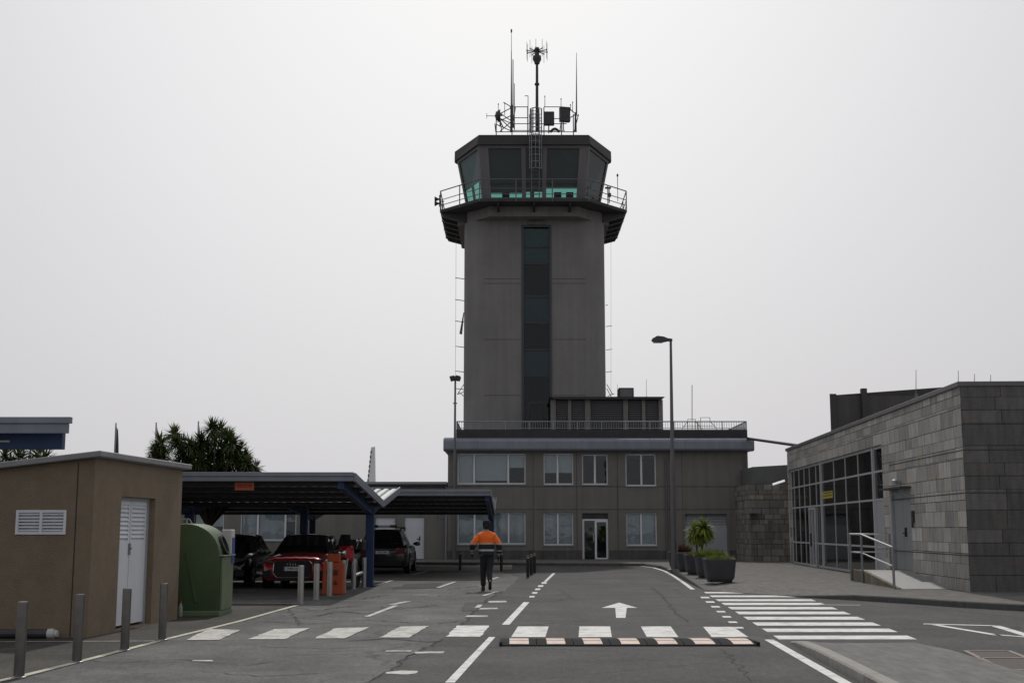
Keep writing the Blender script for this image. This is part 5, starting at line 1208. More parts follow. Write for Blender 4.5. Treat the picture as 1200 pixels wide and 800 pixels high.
# ------------------------------------------------------------------ speed hump
sp0 = G(586, 757.3); sp1 = G(889, 756.8)
SHW = (sp1.x-sp0.x); ysh = sp0.y
H = thing('speed_hump', 'modular black rubber speed hump with pinkish white stripes across the lane', 'speed hump', ((sp0.x+sp1.x)/2, ysh, .004))
hp = [(0, 0), (.015, .02), (.2, .042), (.38, .052), (.62, .052), (.8, .042), (.985, .02), (1.0, 0)]
sc_ = .98
nm = 14; mw = SHW/nm
for k in range(nm):
    xa_, xb_ = -SHW/2+k*mw, -SHW/2+(k+1)*mw-.008
    m = MB(); m.prism([(y*sc_, z) for y, z in hp]+[(sc_, -.003), (0, -.003)], xa_, xb_, 'x'); seg = m.build('module', RUBBER, H, bevel=.004, seg=1)
    if k % 2 == 1 or k == 0 and False: pass
    if k % 2 == 0:
        pass
xs_blk = [(64,148),(226,306),(386,466),(547,627),(706,790),(866,952),(1030,1116)]
for a, b in xs_blk:
    u0, u1 = 580+a/3.75, 580+b/3.75
    xa_ = XX(u0, 752, ysh+.4)-H.location.x; xb_ = XX(u1, 752, ysh+.4)-H.location.x
    m = MB()
    for y0_, z0_, y1_, z1_ in ((.06, .0265, .30, .0485), (.34, .0505, .58, .0530), (.62, .053, .88, .0365)):
        m.raw([(xa_, y0_*sc_, z0_+.003), (xb_, y0_*sc_, z0_+.003), (xb_, y1_*sc_, z1_+.003), (xa_, y1_*sc_, z1_+.003), (xa_, y0_*sc_, z0_-.004), (xb_, y0_*sc_, z0_-.004), (xb_, y1_*sc_, z1_-.004), (xa_, y1_*sc_, z1_-.004)], [(0,1,2,3),(7,6,5,4),(0,4,5,1),(1,5,6,2),(2,6,7,3),(3,7,4,0)])
    m.build('reflective_block', BLOCKP, H)
m = MB()
for x in (-SHW/2+.01, SHW/2-.01): m.box(x-.02, x+.02, .0, .3, 0, .055)
m.build('end_hook', RUBBER, H)

# ------------------------------------------------------------------ street lamps
lp = G(789.5, 667.3, .12)
t = thing('street_lamp', 'tall grey street lamp with single flat head beside the planters', 'street lamp', (lp.x, lp.y, .12))
ztp = ZZ(398, lp.y)-.12
lx_ = XX(786, 398, lp.y)-lp.x
m = MB(); m.tube((0, 0, 0), (lx_*.3, 0, 2.4), .10, .085, 12); m.tube((lx_*.3, 0, 2.4), (lx_, 0, ztp), .08, .045, 12); m.build('pole', MIDM, t, smooth=True)
m = MB(); m.lathe([(.26, 0), (.26, .02), (.15, .04)], n=12); m.box(.10, .16, -.06, .06, .6, 1.0); m.build('base_plate', MIDM, t)
m = MB(); hl = (XX(786, 398, lp.y)-XX(763.5, 398, lp.y))
m.loft([[(lx_-x, y*w, ztp+z0_+ (z1_ if s_ > 0 else 0)) for y, s_ in ((-1, -1), (1, -1), (.6, 1), (-.6, 1))] for x, w, z0_, z1_ in ((-.06, .05, -.06, .1), (.12, .08, -.06, .12), (.25, .16, -.08, .19), (hl*.7, .17, -.08, .22), (hl*.95, .12, -.07, .12), (hl, .05, -.05, .05))])
m.build('lamp_head', DARKM, t, smooth=False, bevel=.015)
m = MB(); m.box(lx_-hl*.9, lx_-.3, -.12, .12, ztp-.11, ztp-.082); m.build('lens', LAMPG, t)
l2 = G(532.5, 659.5, .12)
Yl2 = 60.6
t = thing('street_lamp', 'slim lamp post with twin floodlights in front of the office left corner', 'street lamp', (XX(532.5, 600, Yl2), Yl2, .12))
zt2 = ZZ(441, Yl2)-.12
m = MB(); m.tube((0, 0, 0), (0, 0, zt2*.55), .085, .07, 10); m.tube((0, 0, zt2*.55), (0, 0, zt2-.2), .06, .045, 10); m.build('pole', MIDM, t, smooth=True)
for s_ in (-1, 1):
    m = MB(); m.prism([(-.12, -.16), (.12, -.16), (.14, .02), (.08, .1), (-.14, .1)], -.15, .15, 'y'); o = m.build('floodlight', DARKM, t, bevel=.02); o.location = (s_*.13, 0, zt2-.06); o.rotation_euler = (R(10), R(12*s_), 0)
m = MB(); m.tube((-.18, 0, zt2-.16), (.18, 0, zt2-.16), .03); m.tube((-.1, 0, zt2-1.3), (.1, 0, zt2-1.3), .03); m.build('crossbar', MIDM, t)

# ------------------------------------------------------------------ plants
def leaf(mb, c, d, L_, w, droop, rg):
    d = d.normalized(); side = d.cross(Vector((0, 0, 1)))
    if side.length < .05: side = Vector((1, 0, 0))
    side.normalize(); side = (side+Vector((rg.uniform(-.3, .3), rg.uniform(-.3, .3), rg.uniform(-.4, .4)))).normalized()
    p0 = c; p1 = c+d*L_*.5+Vector((0, 0, -droop*.15*L_)); p2 = c+d*L_+Vector((0, 0, -droop*L_*.6))
    mb.raw([p0-side*w*.35, p0+side*w*.35, p1+side*w*.5, p1-side*w*.5, p2], [(0, 1, 2, 3), (3, 2, 4)])
def rosette(mb, c, axis, n, L_, w, rg, spread=1.0):
    axis = axis.normalized(); a = axis.orthogonal().normalized(); b = axis.cross(a)
    for k in range(n):
        el = math.acos(1-rg.random()*(1.35*spread)); az_ = k*2.39996+rg.uniform(-.3, .3)
        d = axis*math.cos(el)+(a*math.cos(az_)+b*math.sin(az_))*math.sin(el)
        leaf(mb, c-axis*rg.uniform(0, .25)*L_, d, L_*rg.uniform(.75, 1.1), w, .2+.5*max(0, el-.6), rg)
def yucca(label, Y, heads, trunk, seed, leafL=.62, n=70, mt=LEAFD, cat='yucca', group=None, lw=.05, tr=.06, zbase=0, name='yucca_tree'):
    rg = random.Random(seed); bx_ = XX(trunk[0], 600, Y)
    t = thing(name, label, cat, (bx_, Y, zbase), group=group); m = MB(); tm = MB()
    hub = Vector((bx_, Y, zbase+trunk[1]))
    tm.tube((bx_, Y, zbase), hub, tr*1.6, tr, 8)
    for u, v, dy, s_ in heads:
        c = P(u, v, Y+dy)
        mid = hub.lerp(c, .5)+Vector((0, 0, -.15)); tm.tube(hub, mid, tr*.8, tr*.6, 6); tm.tube(mid, c, tr*.6, tr*.45, 6)
        rosette(m, c, (c-mid)+Vector((0, 0, .4)), int(n*1.35), leafL*s_, lw*1.15, rg)
    m.build('crown', mt, t, world=True, recalc=False); tm.build('trunk', BARK, t, world=True)
    return t
rg = random.Random(11)
hd = [(249,500,0,1),(258,503,.5,1),(266,510,0,1),(272,517,-.3,1.1),(204,508,.3,1),(206,517,-.4,.9),(236,515,0,.9),(280,527,0,1),(288,533,.4,.9),(291,541,-.3,.9),(300,548,.2,.8),(214,521,.2,1),(222,520,-.3,1),
      (231,524,.3,1),(243,522,.5,1),(253,516,-.4,1),(262,525,0,1),(213,533,-.2,1),(224,535,.2,1),(235,538,-.5,1),(247,534,.1,1),(258,537,.5,1),(270,534,-.3,1),(279,541,.1,1),(207,545,0,.9),(218,546,.5,1),(230,549,-.3,1),(243,548,.2,1),(256,549,-.2,1),(268,547,.4,1),(282,552,0,1),(290,553,.3,.8),(250,560,.4,1),(225,562,.3,1),(270,560,.3,1)]
yucca('large many headed yucca tree rising behind the tan hut and car shelter', 47, hd, (245, 1.6), 5, leafL=.60, n=95)
yucca('smaller yucca with dense drooping heads just above the hut roof edge', 45, [(188,518,0,1.15),(184,526,.2,1),(190,532,-.2,1.1),(187,541,.2,1),(192,548,0,1),(182,535,.3,.9)], (188, 2.0), 9, leafL=.52, n=95)
yucca('distant palm tops glimpsed left, between shelter beam and hut roof', 44, [(5,532,0,1.2),(22,534,.4,1.2),(45,530,0,1.2),(52,536,-.5,1.1),(12,545,0,1.2),(36,544,.4,1.2)], (28, 2.5), 19, leafL=.7, n=60, cat='palm', name='palm_tree')

# flagpoles
def flagpole(u, v0, label, mt, w, hgt, hoist):
    Y = 52; b_ = P(u, 560, Y); t = thing('flagpole', label, 'flagpole', (b_.x, Y, 0), group='flagpoles behind the hut')
    top = ZZ(v0, Y); m = MB(); m.tube((0, 0, 0), (0, 0, top), .05, .03, 8); m.lathe([(0, top), (.05, top+.03), (0, top+.08)], n=8); m.build('pole', LOUV, t)
    m = MB(); n_ = 6; vs = []
    for i in range(n_+1):
        s = i/n_
        for j in range(9):
            q = j/8; x = w*s*(.25+.75*q)
            vs.append((.035+x, .10*math.sin(s*7+q*3)*s, top-.1-q*hgt-s*hoist*(1-q)))
    m.raw(vs, [(i*9+j, (i+1)*9+j, (i+1)*9+j+1, i*9+j+1) for i in range(n_) for j in range(8)]); m.build('flag', mt, t, smooth=True, recalc=False)
flagpole(133, 497, 'flagpole with dark furled flag above the middle of the hut roof', FLAGD, .16, 1.9, .1)
flagpole(180.5, 496.5, 'flagpole with drooping orange flag, left of the yuccas', FLAGO, .42, 1.3, .55)
flagpole(230.2, 495, 'flagpole with drooping grey blue flag, among the yucca heads', FLAGG, .38, 1.3, .6)

# planters
pd = [(846.3, 682.2, 'nearest square grey planter, full of green grass'), (834.5, 677.2, 'second nearest grey planter, overlapped by the nearest one'), (820.5, 673.3, 'middle grey planter holding the small yucca'),
      (809.5, 669.8, 'fourth grey planter, mostly hidden behind the yucca planter'), (799.5, 667.0, 'farthest grey planter beside the lamp post, with reddish plant')]
def ring(hw_, z, r): 
    out = []
    for cx_, cy_, a0 in ((hw_-r, hw_-r, 0), (-hw_+r, hw_-r, 90), (-hw_+r, -hw_+r, 180), (hw_-r, -hw_+r, 270)):
        for k in range(4): a = R(a0+30*k); out.append((cx_+r*math.cos(a), cy_+r*math.sin(a), z))
    return out
pl0 = thing('planter', pd[0][2], 'planter', (0, 0, 0), group='row of grey planters')
m = MB(); m.loft([ring(.33, .06, .1), ring(.37, .12, .12), ring(.415, .56, .13), ring(.425, .575, .13), ring(.425, .63, .13), ring(.37, .63, .1), ring(.36, .53, .1)]); m.build('pot', PLANTER, pl0, smooth=True)
m = MB(); m.loft([ring(.31, 0, .08), ring(.31, .059, .08)]); m.build('foot', BLACKP, pl0)
m = MB(); m.loft([ring(.355, .50, .09), ring(.355, .545, .09)]); m.build('soil', SOIL, pl0)
ppos = []
for i, (u, v, lab) in enumerate(pd):
    q = G(u, v, .12); q = Vector((q.x, q.y+.42, .122)); ppos.append(q)
    if i == 0: pl0.location = q
    else: dup(pl0, q, label=lab)
def tuft(name, label, cat, q, n, L_, mt, rad, seed, w=.02):
    rg = random.Random(seed); t = thing(name, label, cat, (q.x, q.y, q.z+.545)); m = MB()
    for k in range(n):
        a = rg.uniform(0, 6.28); r_ = rad*math.sqrt(rg.random()); c = Vector((r_*math.cos(a), r_*math.sin(a), 0))
        d = Vector((math.cos(a)*r_*1.4+rg.uniform(-.4, .4), math.sin(a)*r_*1.4+rg.uniform(-.4, .4), 1)); leaf(m, c, d, L_*rg.uniform(.5, 1.1), w, rg.uniform(.1, .7), rg)
    m.build('blades', mt, t, recalc=False)
    m = MB()
    for k in range(9): a = k*.7; m.tube((math.cos(a)*rad*.4, math.sin(a)*rad*.4, -.0), (math.cos(a)*rad*.6, math.sin(a)*rad*.6, L_*.4), .008, n=4)
    m.build('stem', BARK, t)
tuft('grass_plant', 'yellow green grass tuft low in the nearest planter', 'plant', ppos[0], 700, .26, GRASSM, .36, 1)
tuft('grass_plant', 'taller green grass filling the second planter', 'plant', ppos[1], 1100, .42, GRASSM, .40, 2)
tuft('grass_plant', 'sparse low grass around the small yucca stems', 'plant', ppos[2], 350, .22, GRASSM, .34, 3)
tuft('grass_plant', 'sparse low grass in the fourth planter', 'plant', ppos[3], 250, .16, GRASSM, .34, 4)
tuft('red_leaf_plant', 'reddish leafy plant in the farthest planter by the lamp post', 'plant', ppos[4]+Vector((.05, 0, 0)), 500, .42, REDLEAF, .30, 5, .04)
q = ppos[2]; Yy = q.y
t = thing('potted_yucca', 'small yucca with two stems and bright leaves in the middle planter', 'yucca', (q.x, q.y, q.z+.545))
rg = random.Random(4); m = MB(); tm = MB()
for (u, v, s_), (bu, bv) in zip(((814.5, 620, 1.0), (824, 615, 1.1), (820, 626, .75), (829.5, 624, .7), (812.5, 628, .6)), ((817, 648), (821.5, 648), (820, 640), (822, 640), (816, 638))):
    c = P(u, v, Yy); b_ = P(bu, bv, Yy); b_.z = q.z+.55 if bv > 645 else b_.z
    tm.tube(b_, b_.lerp(c, .5)+Vector((.02, 0, 0)), .04, .035, 7); tm.tube(b_.lerp(c, .5)+Vector((.02, 0, 0)), c, .035, .035, 7)
    rosette(m, c, Vector((rg.uniform(-.2, .2), rg.uniform(-.2, .2), 1)), 170, .42*s_, .05, rg, 1.25)
m.build('crown', LEAFL, t, world=True, recalc=False); tm.build('trunk', BARK, t, world=True)

# ------------------------------------------------------------------ vehicles
def text_part(txt, size, loc, mt, parent, face=-1, name='lettering'):
    c = bpy.data.curves.new(name, 'FONT'); c.body = txt; c.size = size; c.align_x = 'CENTER'; c.align_y = 'CENTER'; c.extrude = .001
    o = bpy.data.objects.new('tmp', c); COL.objects.link(o)
    dg = bpy.context.evaluated_depsgraph_get(); me = bpy.data.meshes.new_from_object(o.evaluated_get(dg))
    bpy.data.objects.remove(o)
    me.transform(Matrix.Rotation(R(90), 4, 'X'))
    n = bpy.data.objects.new(name, me); me.materials.clear(); me.materials.append(mt); COL.objects.link(n); n.parent = parent; n.location = loc
    return n
def car(name, label, loc, rz, paint, kind='hatch', plate_front=None, plate_rear=None):
    """front towards -Y; origin on the ground at the middle"""
    suv = kind == 'suv'
    Lc = 4.45 if suv else 4.1; W_ = .91 if suv else .89; zr_ = 1.53 if suv else 1.40; belt = 1.0 if suv else .93; hood = .98 if suv else .86
    t = thing(name, label, 'car', loc, rz, group='parked cars')
    f_ = -Lc/2; r_ = Lc/2; wb = 2.6; wf, wr = f_+.82, f_+.82+wb; wr_ = .345 if suv else .32
    ws = f_+1.12                       # windscreen base
    st = [(f_, .66, .36, .60, .0), (f_+.03, .74, .27, hood-.19, .02), (f_+.12, .82, .21, hood-.10, .03), (f_+.35, W_-.015, .19, hood-.05, .04), (f_+.8, W_, .19, hood, .05), (ws, W_, .19, belt-.02, .04), (0, W_, .19, belt, .02),
          (r_-.9, W_, .19, belt+.02, .02), (r_-.35, W_-.01, .2, belt+.02, .02), (r_-.08, W_-.05, .24, belt-.02, .02), (r_-.01, W_-.12, .32, belt-.10, .0), (r_, W_-.18, .40, belt-.2, .0)]
    rings = []
    for y, w, zb_, zt_, cr_ in st:
        h = [(0, zb_), (w*.86, zb_), (w*.96, zb_+.07), (w, zb_+.22*(zt_-zb_)/.7), (w*.995, zb_+.55*(zt_-zb_)), (w*.97, zt_-.09), (w*.90, zt_-.02), (w*.6, zt_+cr_*.7), (0, zt_+cr_)]
        rings.append([(x, y, z) for x, z in h]+[(-x, y, z) for x, z in h[-2:0:-1]])
    m = MB(); m.loft(rings); body = m.build('body', paint, t, smooth=True)
    # greenhouse
    bz0, bz1 = belt-.03, zr_
    gb = [(f_+1.05, .74), (r_-.16 if not suv else r_-.10, .76)]; gt = [(f_+1.92, .545), (r_-.62 if not suv else r_-.42, .56)]
    cor = []
    N = 8
    def outline(t_):
        y0_ = gb[0][0]+(gt[0][0]-gb[0][0])*t_; y1_ = gb[1][0]+(gt[1][0]-gb[1][0])*t_; w0 = gb[0][1]+(gt[0][1]-gb[0][1])*t_; w1 = gb[1][1]+(gt[1][1]-gb[1][1])*t_; wm = max(w0, w1)+.04
        ym_ = (y0_+y1_)/2; c_ = .07
        return [(-w0, y0_+c_), (-w0*.5, y0_), (w0*.5, y0_), (w0, y0_+c_), (wm, ym_), (w1, y1_-c_), (w1*.5, y1_), (-w1*.5, y1_), (-w1, y1_-c_), (-wm, ym_)]
    z_ = lambda t_: bz0+(bz1-bz0)*t_
    rg_ = [[(x, y, z_(s_)) for x, y in outline(s_)] for s_ in (0, .5, .93)]
    top = outline(1.0); rg_.append([(x*.88, y*.95+.02, z_(1.0)) for x, y in top]); rg_.append([(x*.4, y*.5+.1, z_(1.0)+.025) for x, y in top])
    m = MB(); m.loft(rg_); m.build('cabin', [BLKC if paint == REDC else paint], t, smooth=True)
    def skin(i, j, s0, s1, a0, a1, nm, mt, off_=.008):
        """panel lying on the cabin face between outline points i and j"""
        def pt(a, s_):
            o_ = outline(s_); p_ = Vector((*o_[i], z_(s_))).lerp(Vector((*o_[j], z_(s_))), a); return p_
        c = [pt(a0, s0), pt(a1, s0), pt(a1, s1), pt(a0, s1)]
        n_ = (c[1]-c[0]).cross(c[3]-c[0]).normalized()
        if n_.dot((c[0]+c[2])/2-Vector((0, (gb[0][0]+gb[1][0])/2, z_(.5)))) < 0: n_ = -n_
        m = MB(); m.raw([p+n_*off_ for p in c]+[p-n_*.01 for p in c], [(0,1,2,3),(7,6,5,4),(0,4,5,1),(1,5,6,2),(2,6,7,3),(3,7,4,0)]); return m.build(nm, mt, t)
    GLK = MATS['car_glass_solid']
    skin(1, 2, .08, .90, -.35, 1.35, 'windscreen', GLK, .018)
    skin(6, 7, .16, .86, -.30, 1.30, 'rear_window', GLK, .018)
    for (i, j) in ((3, 4), (4, 5), (9, 0), (8, 9)):
        rear = (i, j) in ((4, 5), (8, 9))
        skin(i, j, .10, .86, .06, .96, 'side_window', GLK, .006)
    # wheels
    for y in (wf, wr):
        for s_ in (-1, 1):
            x = s_*(W_-.10)
            m = MB(); m.lathe([(wr_*.62, -.10), (wr_*.94, -.105), (wr_, -.07), (wr_, .07), (wr_*.94, .105), (wr_*.62, .10)], (0, 0, 0), 28, 'x'); w = m.build('wheel', RUBBER, t, smooth=True); w.location = (x, y, wr_)
            m = MB(); xo_ = s_*.095
            m.lathe([(wr_*.62, min(xo_, xo_*.5)), (wr_*.62, max(xo_, xo_*.5)), (wr_*.55, xo_*.8)], (0, 0, 0), 24, 'x')
            for k in range(5):
                a = 2*math.pi*k/5; m.tube((xo_, 0, 0), (xo_, math.cos(a)*wr_*.58, math.sin(a)*wr_*.58), .03, .045, 5)
            m.build('rim', ALU if paint != DKC else STEEL, w)
            m = MB(); m.lathe([(wr_+.055, W_-.008 if s_ > 0 else -W_-.004), (wr_+.055, W_+.004 if s_ > 0 else -W_+.008)], (0, y, wr_), 28, 'x'); m.build('wheel_arch', BLACKP, t)
    # mirrors
    for s_ in (-1, 1):
        m = MB(); m.loft([[(s_*(W_-.06+dx_), ws+.18+ly*sy, belt+.02+lz*sz) for ly, lz in ((-1, -1), (1, -1), (1, 1), (-1, 1))] for dx_, sy, sz in ((0, .02, .02), (.06, .05, .05), (.12, .08, .075), (.24, .07, .07), (.27, .03, .04))])
        mr_ = m.build('mirror', paint if paint != REDC else BLKC, t, smooth=True, bevel=.02)
    # front
    m = MB(); m.prism([(-.42, .30), (.42, .30), (.52, .42), (.50, .66), (.44, hood-.13), (-.44, hood-.13), (-.50, .66), (-.52, .42)], f_-.035, f_+.05, 'y'); gr = m.build('grille', BLACKP, t, bevel=.01)
    m = MB(); pts = [(-.42, .30), (.42, .30), (.52, .42), (.50, .66), (.44, hood-.13), (-.44, hood-.13), (-.50, .66), (-.52, .42)]
    m.path([(x, f_-.04, z) for x, z in pts+pts[:1]], .010, n=6); m.build('chrome_frame', CHROME, gr)
    m = MB()
    for k in range(6): m.box(-.42, .42, f_-.042, f_-.036, .36+k*.055, .37+k*.055)
    m.build('slats', DARKM, gr)
    for s_ in (-1, 1):
        m = MB(); m.prism([(s_*.50, .66), (s_*.80, .72), (s_*.84, .78), (s_*.80, hood-.06), (s_*.52, hood-.14)], f_-.0, f_+.30, 'y'); m.build('headlight', HEADL, t, bevel=.015)
        m = MB(); m.prism([(s_*.56, .30), (s_*.80, .30), (s_*.82, .46), (s_*.60, .50)], f_-.01, f_+.2, 'y'); m.build('air_intake', BLACKP, t, bevel=.01)
        m = MB(); zt2_ = belt-.08; m.prism([(s_*.46, zt2_-.20), (s_*.80, zt2_-.22), (s_*.84, zt2_-.02), (s_*.50, zt2_)], r_-.25, r_+.004, 'y'); m.build('tail_light', TAILL, t, bevel=.012)
    m = MB(); m.box(-.70, .70, r_-.25, r_+.012, .28, .42); m.build('rear_bumper_trim', BLACKP, t, bevel=.02)
    m = MB(); m.box(-.62, .62, f_-.02, f_+.2, .215, .275); m.build('front_lip', BLACKP, t, bevel=.01)
    if plate_front:
        m = MB(); m.box(-.26, .26, f_-.06, f_-.048, .475, .585); pl_ = m.build('licence_plate', PLATE, t)
        m = MB(); m.box(-.259, -.215, f_-.0635, f_-.0605, .477, .583); m.build('plate_band', PLATEB, pl_)
        text_part(plate_front, .085, (.02, f_-.0625, .53), INK, pl_, name='plate_text')
    if plate_rear:
        m = MB(); m.box(-.26, .26, r_+.006, r_+.016, .70, .81); pl_ = m.build('licence_plate', PLATE, t)
        m = MB(); m.box(.215, .259, r_+.0165, r_+.0195, .702, .808); m.build('plate_band', PLATEB, pl_)
        o = text_part(plate_rear, .085, (-.02, r_+.018, .755), INK, pl_, name='plate_text'); o.rotation_euler = (0, 0, math.pi)
    return t, f_, r_, hood, belt, zr_
m_ = mat('car_glass_solid', (.012, .013, .014), .06, 0, var=.05, spec=.8, coat=1)
ycar = G(345, 690).y+2.1
xr_ = (XX(303, 670, ycar-2.05)+XX(384, 670, ycar-2.05))/2
rc_, f_, r_, hood, belt, zr_ = car('parked_car', 'red hatchback parked nose out under the shelter behind the bollards', (xr_, ycar, 0), 0, REDC, 'hatch', '7980 LZY')
m = MB()   # four linked rings on the grille
for k in range(4):
    cx_ = -.105+k*.07; pts = [(cx_+.045*math.cos(2*math.pi*j/16), f_-.052, .655+.045*math.sin(2*math.pi*j/16)) for j in range(17)]; m.path(pts, .006, n=5)
m.build('emblem', CHROME, rc_)
bc_, *_ = car('parked_car', 'black hatchback beside the red one, half hidden by the green container', (xr_-2.25, ycar+.7, 0), 0, BLKC, 'hatch', '4521 KGH')
xs_ = (XX(418, 640, 45)+XX(477, 640, 45))/2
sv, f_, r_, hood, belt, zr_ = car('parked_car', 'dark estate car with roof bars seen from behind, past the blue post', (xs_, 47.2, 0), math.pi, DKC, 'suv', None, '3816 JBN')
for s_ in (-1, 1):
    m = MB(); m.path([(s_*.58, -.4, zr_-.02), (s_*.60, -.3, zr_+.06), (s_*.60, 1.4, zr_+.06), (s_*.58, 1.5, zr_-.02)], .02); m.build('roof_rail', BLACKP, sv)
m = MB()
for y in (-.2, 1.1): m.box(-.62, .62, y-.04, y+.04, zr_+.075, zr_+.105)
m.build('roof_bar', BLACKP, sv)
t = thing('roof_ladder', 'dark ladder carried flat on the roof bars of the dark estate', 'ladder', (xs_, 46.6, zr_+.11))
m = MB()
for x in (-.45, .25): m.box(x-.03, x+.03, -1.1, 1.1, 0, .07)
for k in range(8): m.box(-.42, .22, -1.0+k*.28, -.96+k*.28, .02, .05)
m.build('rails', DARKM, t)

# motorcycle beside the red car
mo = thing('motorcycle', 'black and red motorcycle with mirrors parked between red car and blue post', 'motorcycle', (XX(404.5, 670, 33.2), 33.9, 0), R(-8))
def mwheel(y):
    m = MB(); m.lathe([(.23, -.05), (.29, -.06), (.31, 0), (.29, .06), (.23, .05)], (0, 0, 0), 24, 'x'); w = m.build('wheel', RUBBER, mo, smooth=True); w.location = (0, y, .31)
    m = MB(); m.lathe([(.23, -.03), (.23, .03), (.2, .03), (.2, -.03)], (0, 0, 0), 24, 'x')
    for k in range(6): a = math.pi*k/3; m.tube((0, 0, 0), (0, .21*math.cos(a), .21*math.sin(a)), .015, n=4)
    m.build('rim', ALU, w)
mwheel(-.72); mwheel(.72)
m = MB()
for s_ in (-.10, .10): m.tube((s_, -.72, .31), (s_, -.42, 1.0), .028); 
m.build('fork', STEEL, mo)
m = MB(); m.loft([[(x*w, y, z+zz_*h) for x, zz_ in ((-1, -.6), (-.7, -1), (.7, -1), (1, -.6), (.8, 1), (-.8, 1))] for y, z, w, h in ((-.62, .92, .07, .08), (-.5, .95, .17, .17), (-.3, .92, .22, .22), (0, .82, .17, .2), (.15, .74, .13, .14))]); m.build('fairing', REDC, mo, smooth=True)
m = MB(); m.loft([[(x*w, y, z+zz_*h) for x, zz_ in ((-1, -.6), (-.7, -1), (.7, -1), (1, -.6), (.8, 1), (-.8, 1))] for y, z, w, h in ((.0, .86, .13, .07), (.25, .84, .16, .06), (.6, .88, .13, .06), (.85, .95, .08, .04))]); m.build('seat', BLACKP, mo, smooth=True)
m = MB(); m.box(-.17, .17, -.25, .35, .32, .68); m.tube((-.2, 0, .35), (.2, 0, .35), .1); m.build('engine', DARKM, mo, bevel=.04)
m = MB(); m.path([(-.38, -.32, 1.06), (-.15, -.40, 1.04), (.15, -.40, 1.04), (.38, -.32, 1.06)], .016); m.build('handlebar', BLACKP, mo)
for s_ in (-1, 1):
    m = MB(); m.tube((s_*.3, -.36, 1.06), (s_*.36, -.40, 1.24), .008); m.loft([[(s_*.38+x*w, y, 1.27+z*w*.6) for x, z in ((-1, -1), (1, -1), (1, 1), (-1, 1))] for y, w in ((-.44, .03), (-.42, .07), (-.39, .07))]); m.build('mirror', CHROME, mo)
m = MB(); m.lathe([(0, -.71), (.09, -.68), (.10, -.62), (.08, -.55)], (0, 0, .95), 16, 'y'); m.build('headlight', CHROME, mo)
m = MB(); m.loft([[(x*w, y, z) for x in (-1, -.5, .5, 1)]+[(x*w, y+.012, z) for x in (1, .5, -.5, -1)] for y, z, w in ((-.52, 1.06, .15), (-.44, 1.24, .17), (-.36, 1.42, .12))]); m.build('windscreen', m_, mo)
m = MB(); m.box(-.22, .22, .62, 1.0, .98, 1.28); m.build('top_case', BLACKP, mo, bevel=.05)
m = MB(); m.tube((.17, -.05, .35), (.19, .8, .42), .05); m.build('exhaust', CHROME, mo)
m = MB(); m.tube((-.1, .1, .35), (-.28, .05, .02), .015); m.build('side_stand', STEEL, mo)

# orange barrier
ob = G(389.5, 696.5); wb_ = (XX(402, 690, ob.y)-XX(376.5, 690, ob.y))/2
t = thing('orange_barrier', 'upright orange plastic barrier with narrower top behind the steel bollards', 'barrier', (ob.x, ob.y+.2, 0))
ho = ZZ(659, ob.y); ht = ZZ(648.5, ob.y)
m = MB(); m.frust([(-wb_, -.2), (wb_, -.2), (wb_, .2), (-wb_, .2)], .0, [(-wb_*.95, -.13), (wb_*.95, -.13), (wb_*.95, .13), (-wb_*.95, .13)], ho); m.build('tank', ORANGE, t, bevel=.03)
m = MB(); m.box(-wb_*.62, wb_*.55, -.08, .08, ho+.003, ht); m.build('top_block', ORANGE, t, bevel=.03)
m = MB()
for x in (-.55, .05):
    m.box(x*wb_, (x+.38)*wb_, -.185, -.150, ho*.62, ho*.78); m.prism([(x*wb_, ho*.33), ((x+.4)*wb_, ho*.33), ((x+.2)*wb_, ho*.46)], -.200, -.17, 'y')
m.build('dark_marks', mat('dark_red_mark', (.12, .025, .012), .7, var=.2), t)
# boxes seen under / behind cars: aeroplane tail fin far away
t = thing('aircraft_tail_fin', 'distant white aircraft tail fin with dark edge above the annex roof', 'aircraft', P(435, 600, 150))
t.location.z = 0
m = MB(); K = lambda u, v, d=0: P(u, v, 150+d)
pf = [(430, 568), (434.8, 524), (439.2, 523), (440, 568)]
m.raw([K(*p, -.0) for p in pf]+[K(u+.6, v, 6) for u, v in pf], [(0,1,2,3),(7,6,5,4),(0,4,5,1),(1,5,6,2),(2,6,7,3),(3,7,4,0)]); m.build('fin', FINW, t, world=True)
m = MB()
for k in range(7): v = 528+k*5.5; u = 434.8-(v-524)*.109; m.raw([K(u-.2, v, -.05), K(u+1.3, v, -.05), K(u+1.0, v+3.2, -.05), K(u-.5, v+3.2, -.05)], [(0,1,2,3)])
m.build('dark_edge', DARKM, t, world=True)
m = MB(); c_ = P(436, 612, 155); m.lathe([(.3, -12), (1.4, -8), (1.9, 0), (1.9, 14), (.5, 19)], (c_.x+2, c_.y, 2.9), 16, 'y')
m.build('fuselage', FINW, t, world=True, smooth=True)
m = MB()
for dy in (-2, 8): m.tube((c_.x+2, c_.y+dy, 0), (c_.x+2, c_.y+dy, 1.5), .25)
m.build('landing_gear', DARKM, t, world=True)

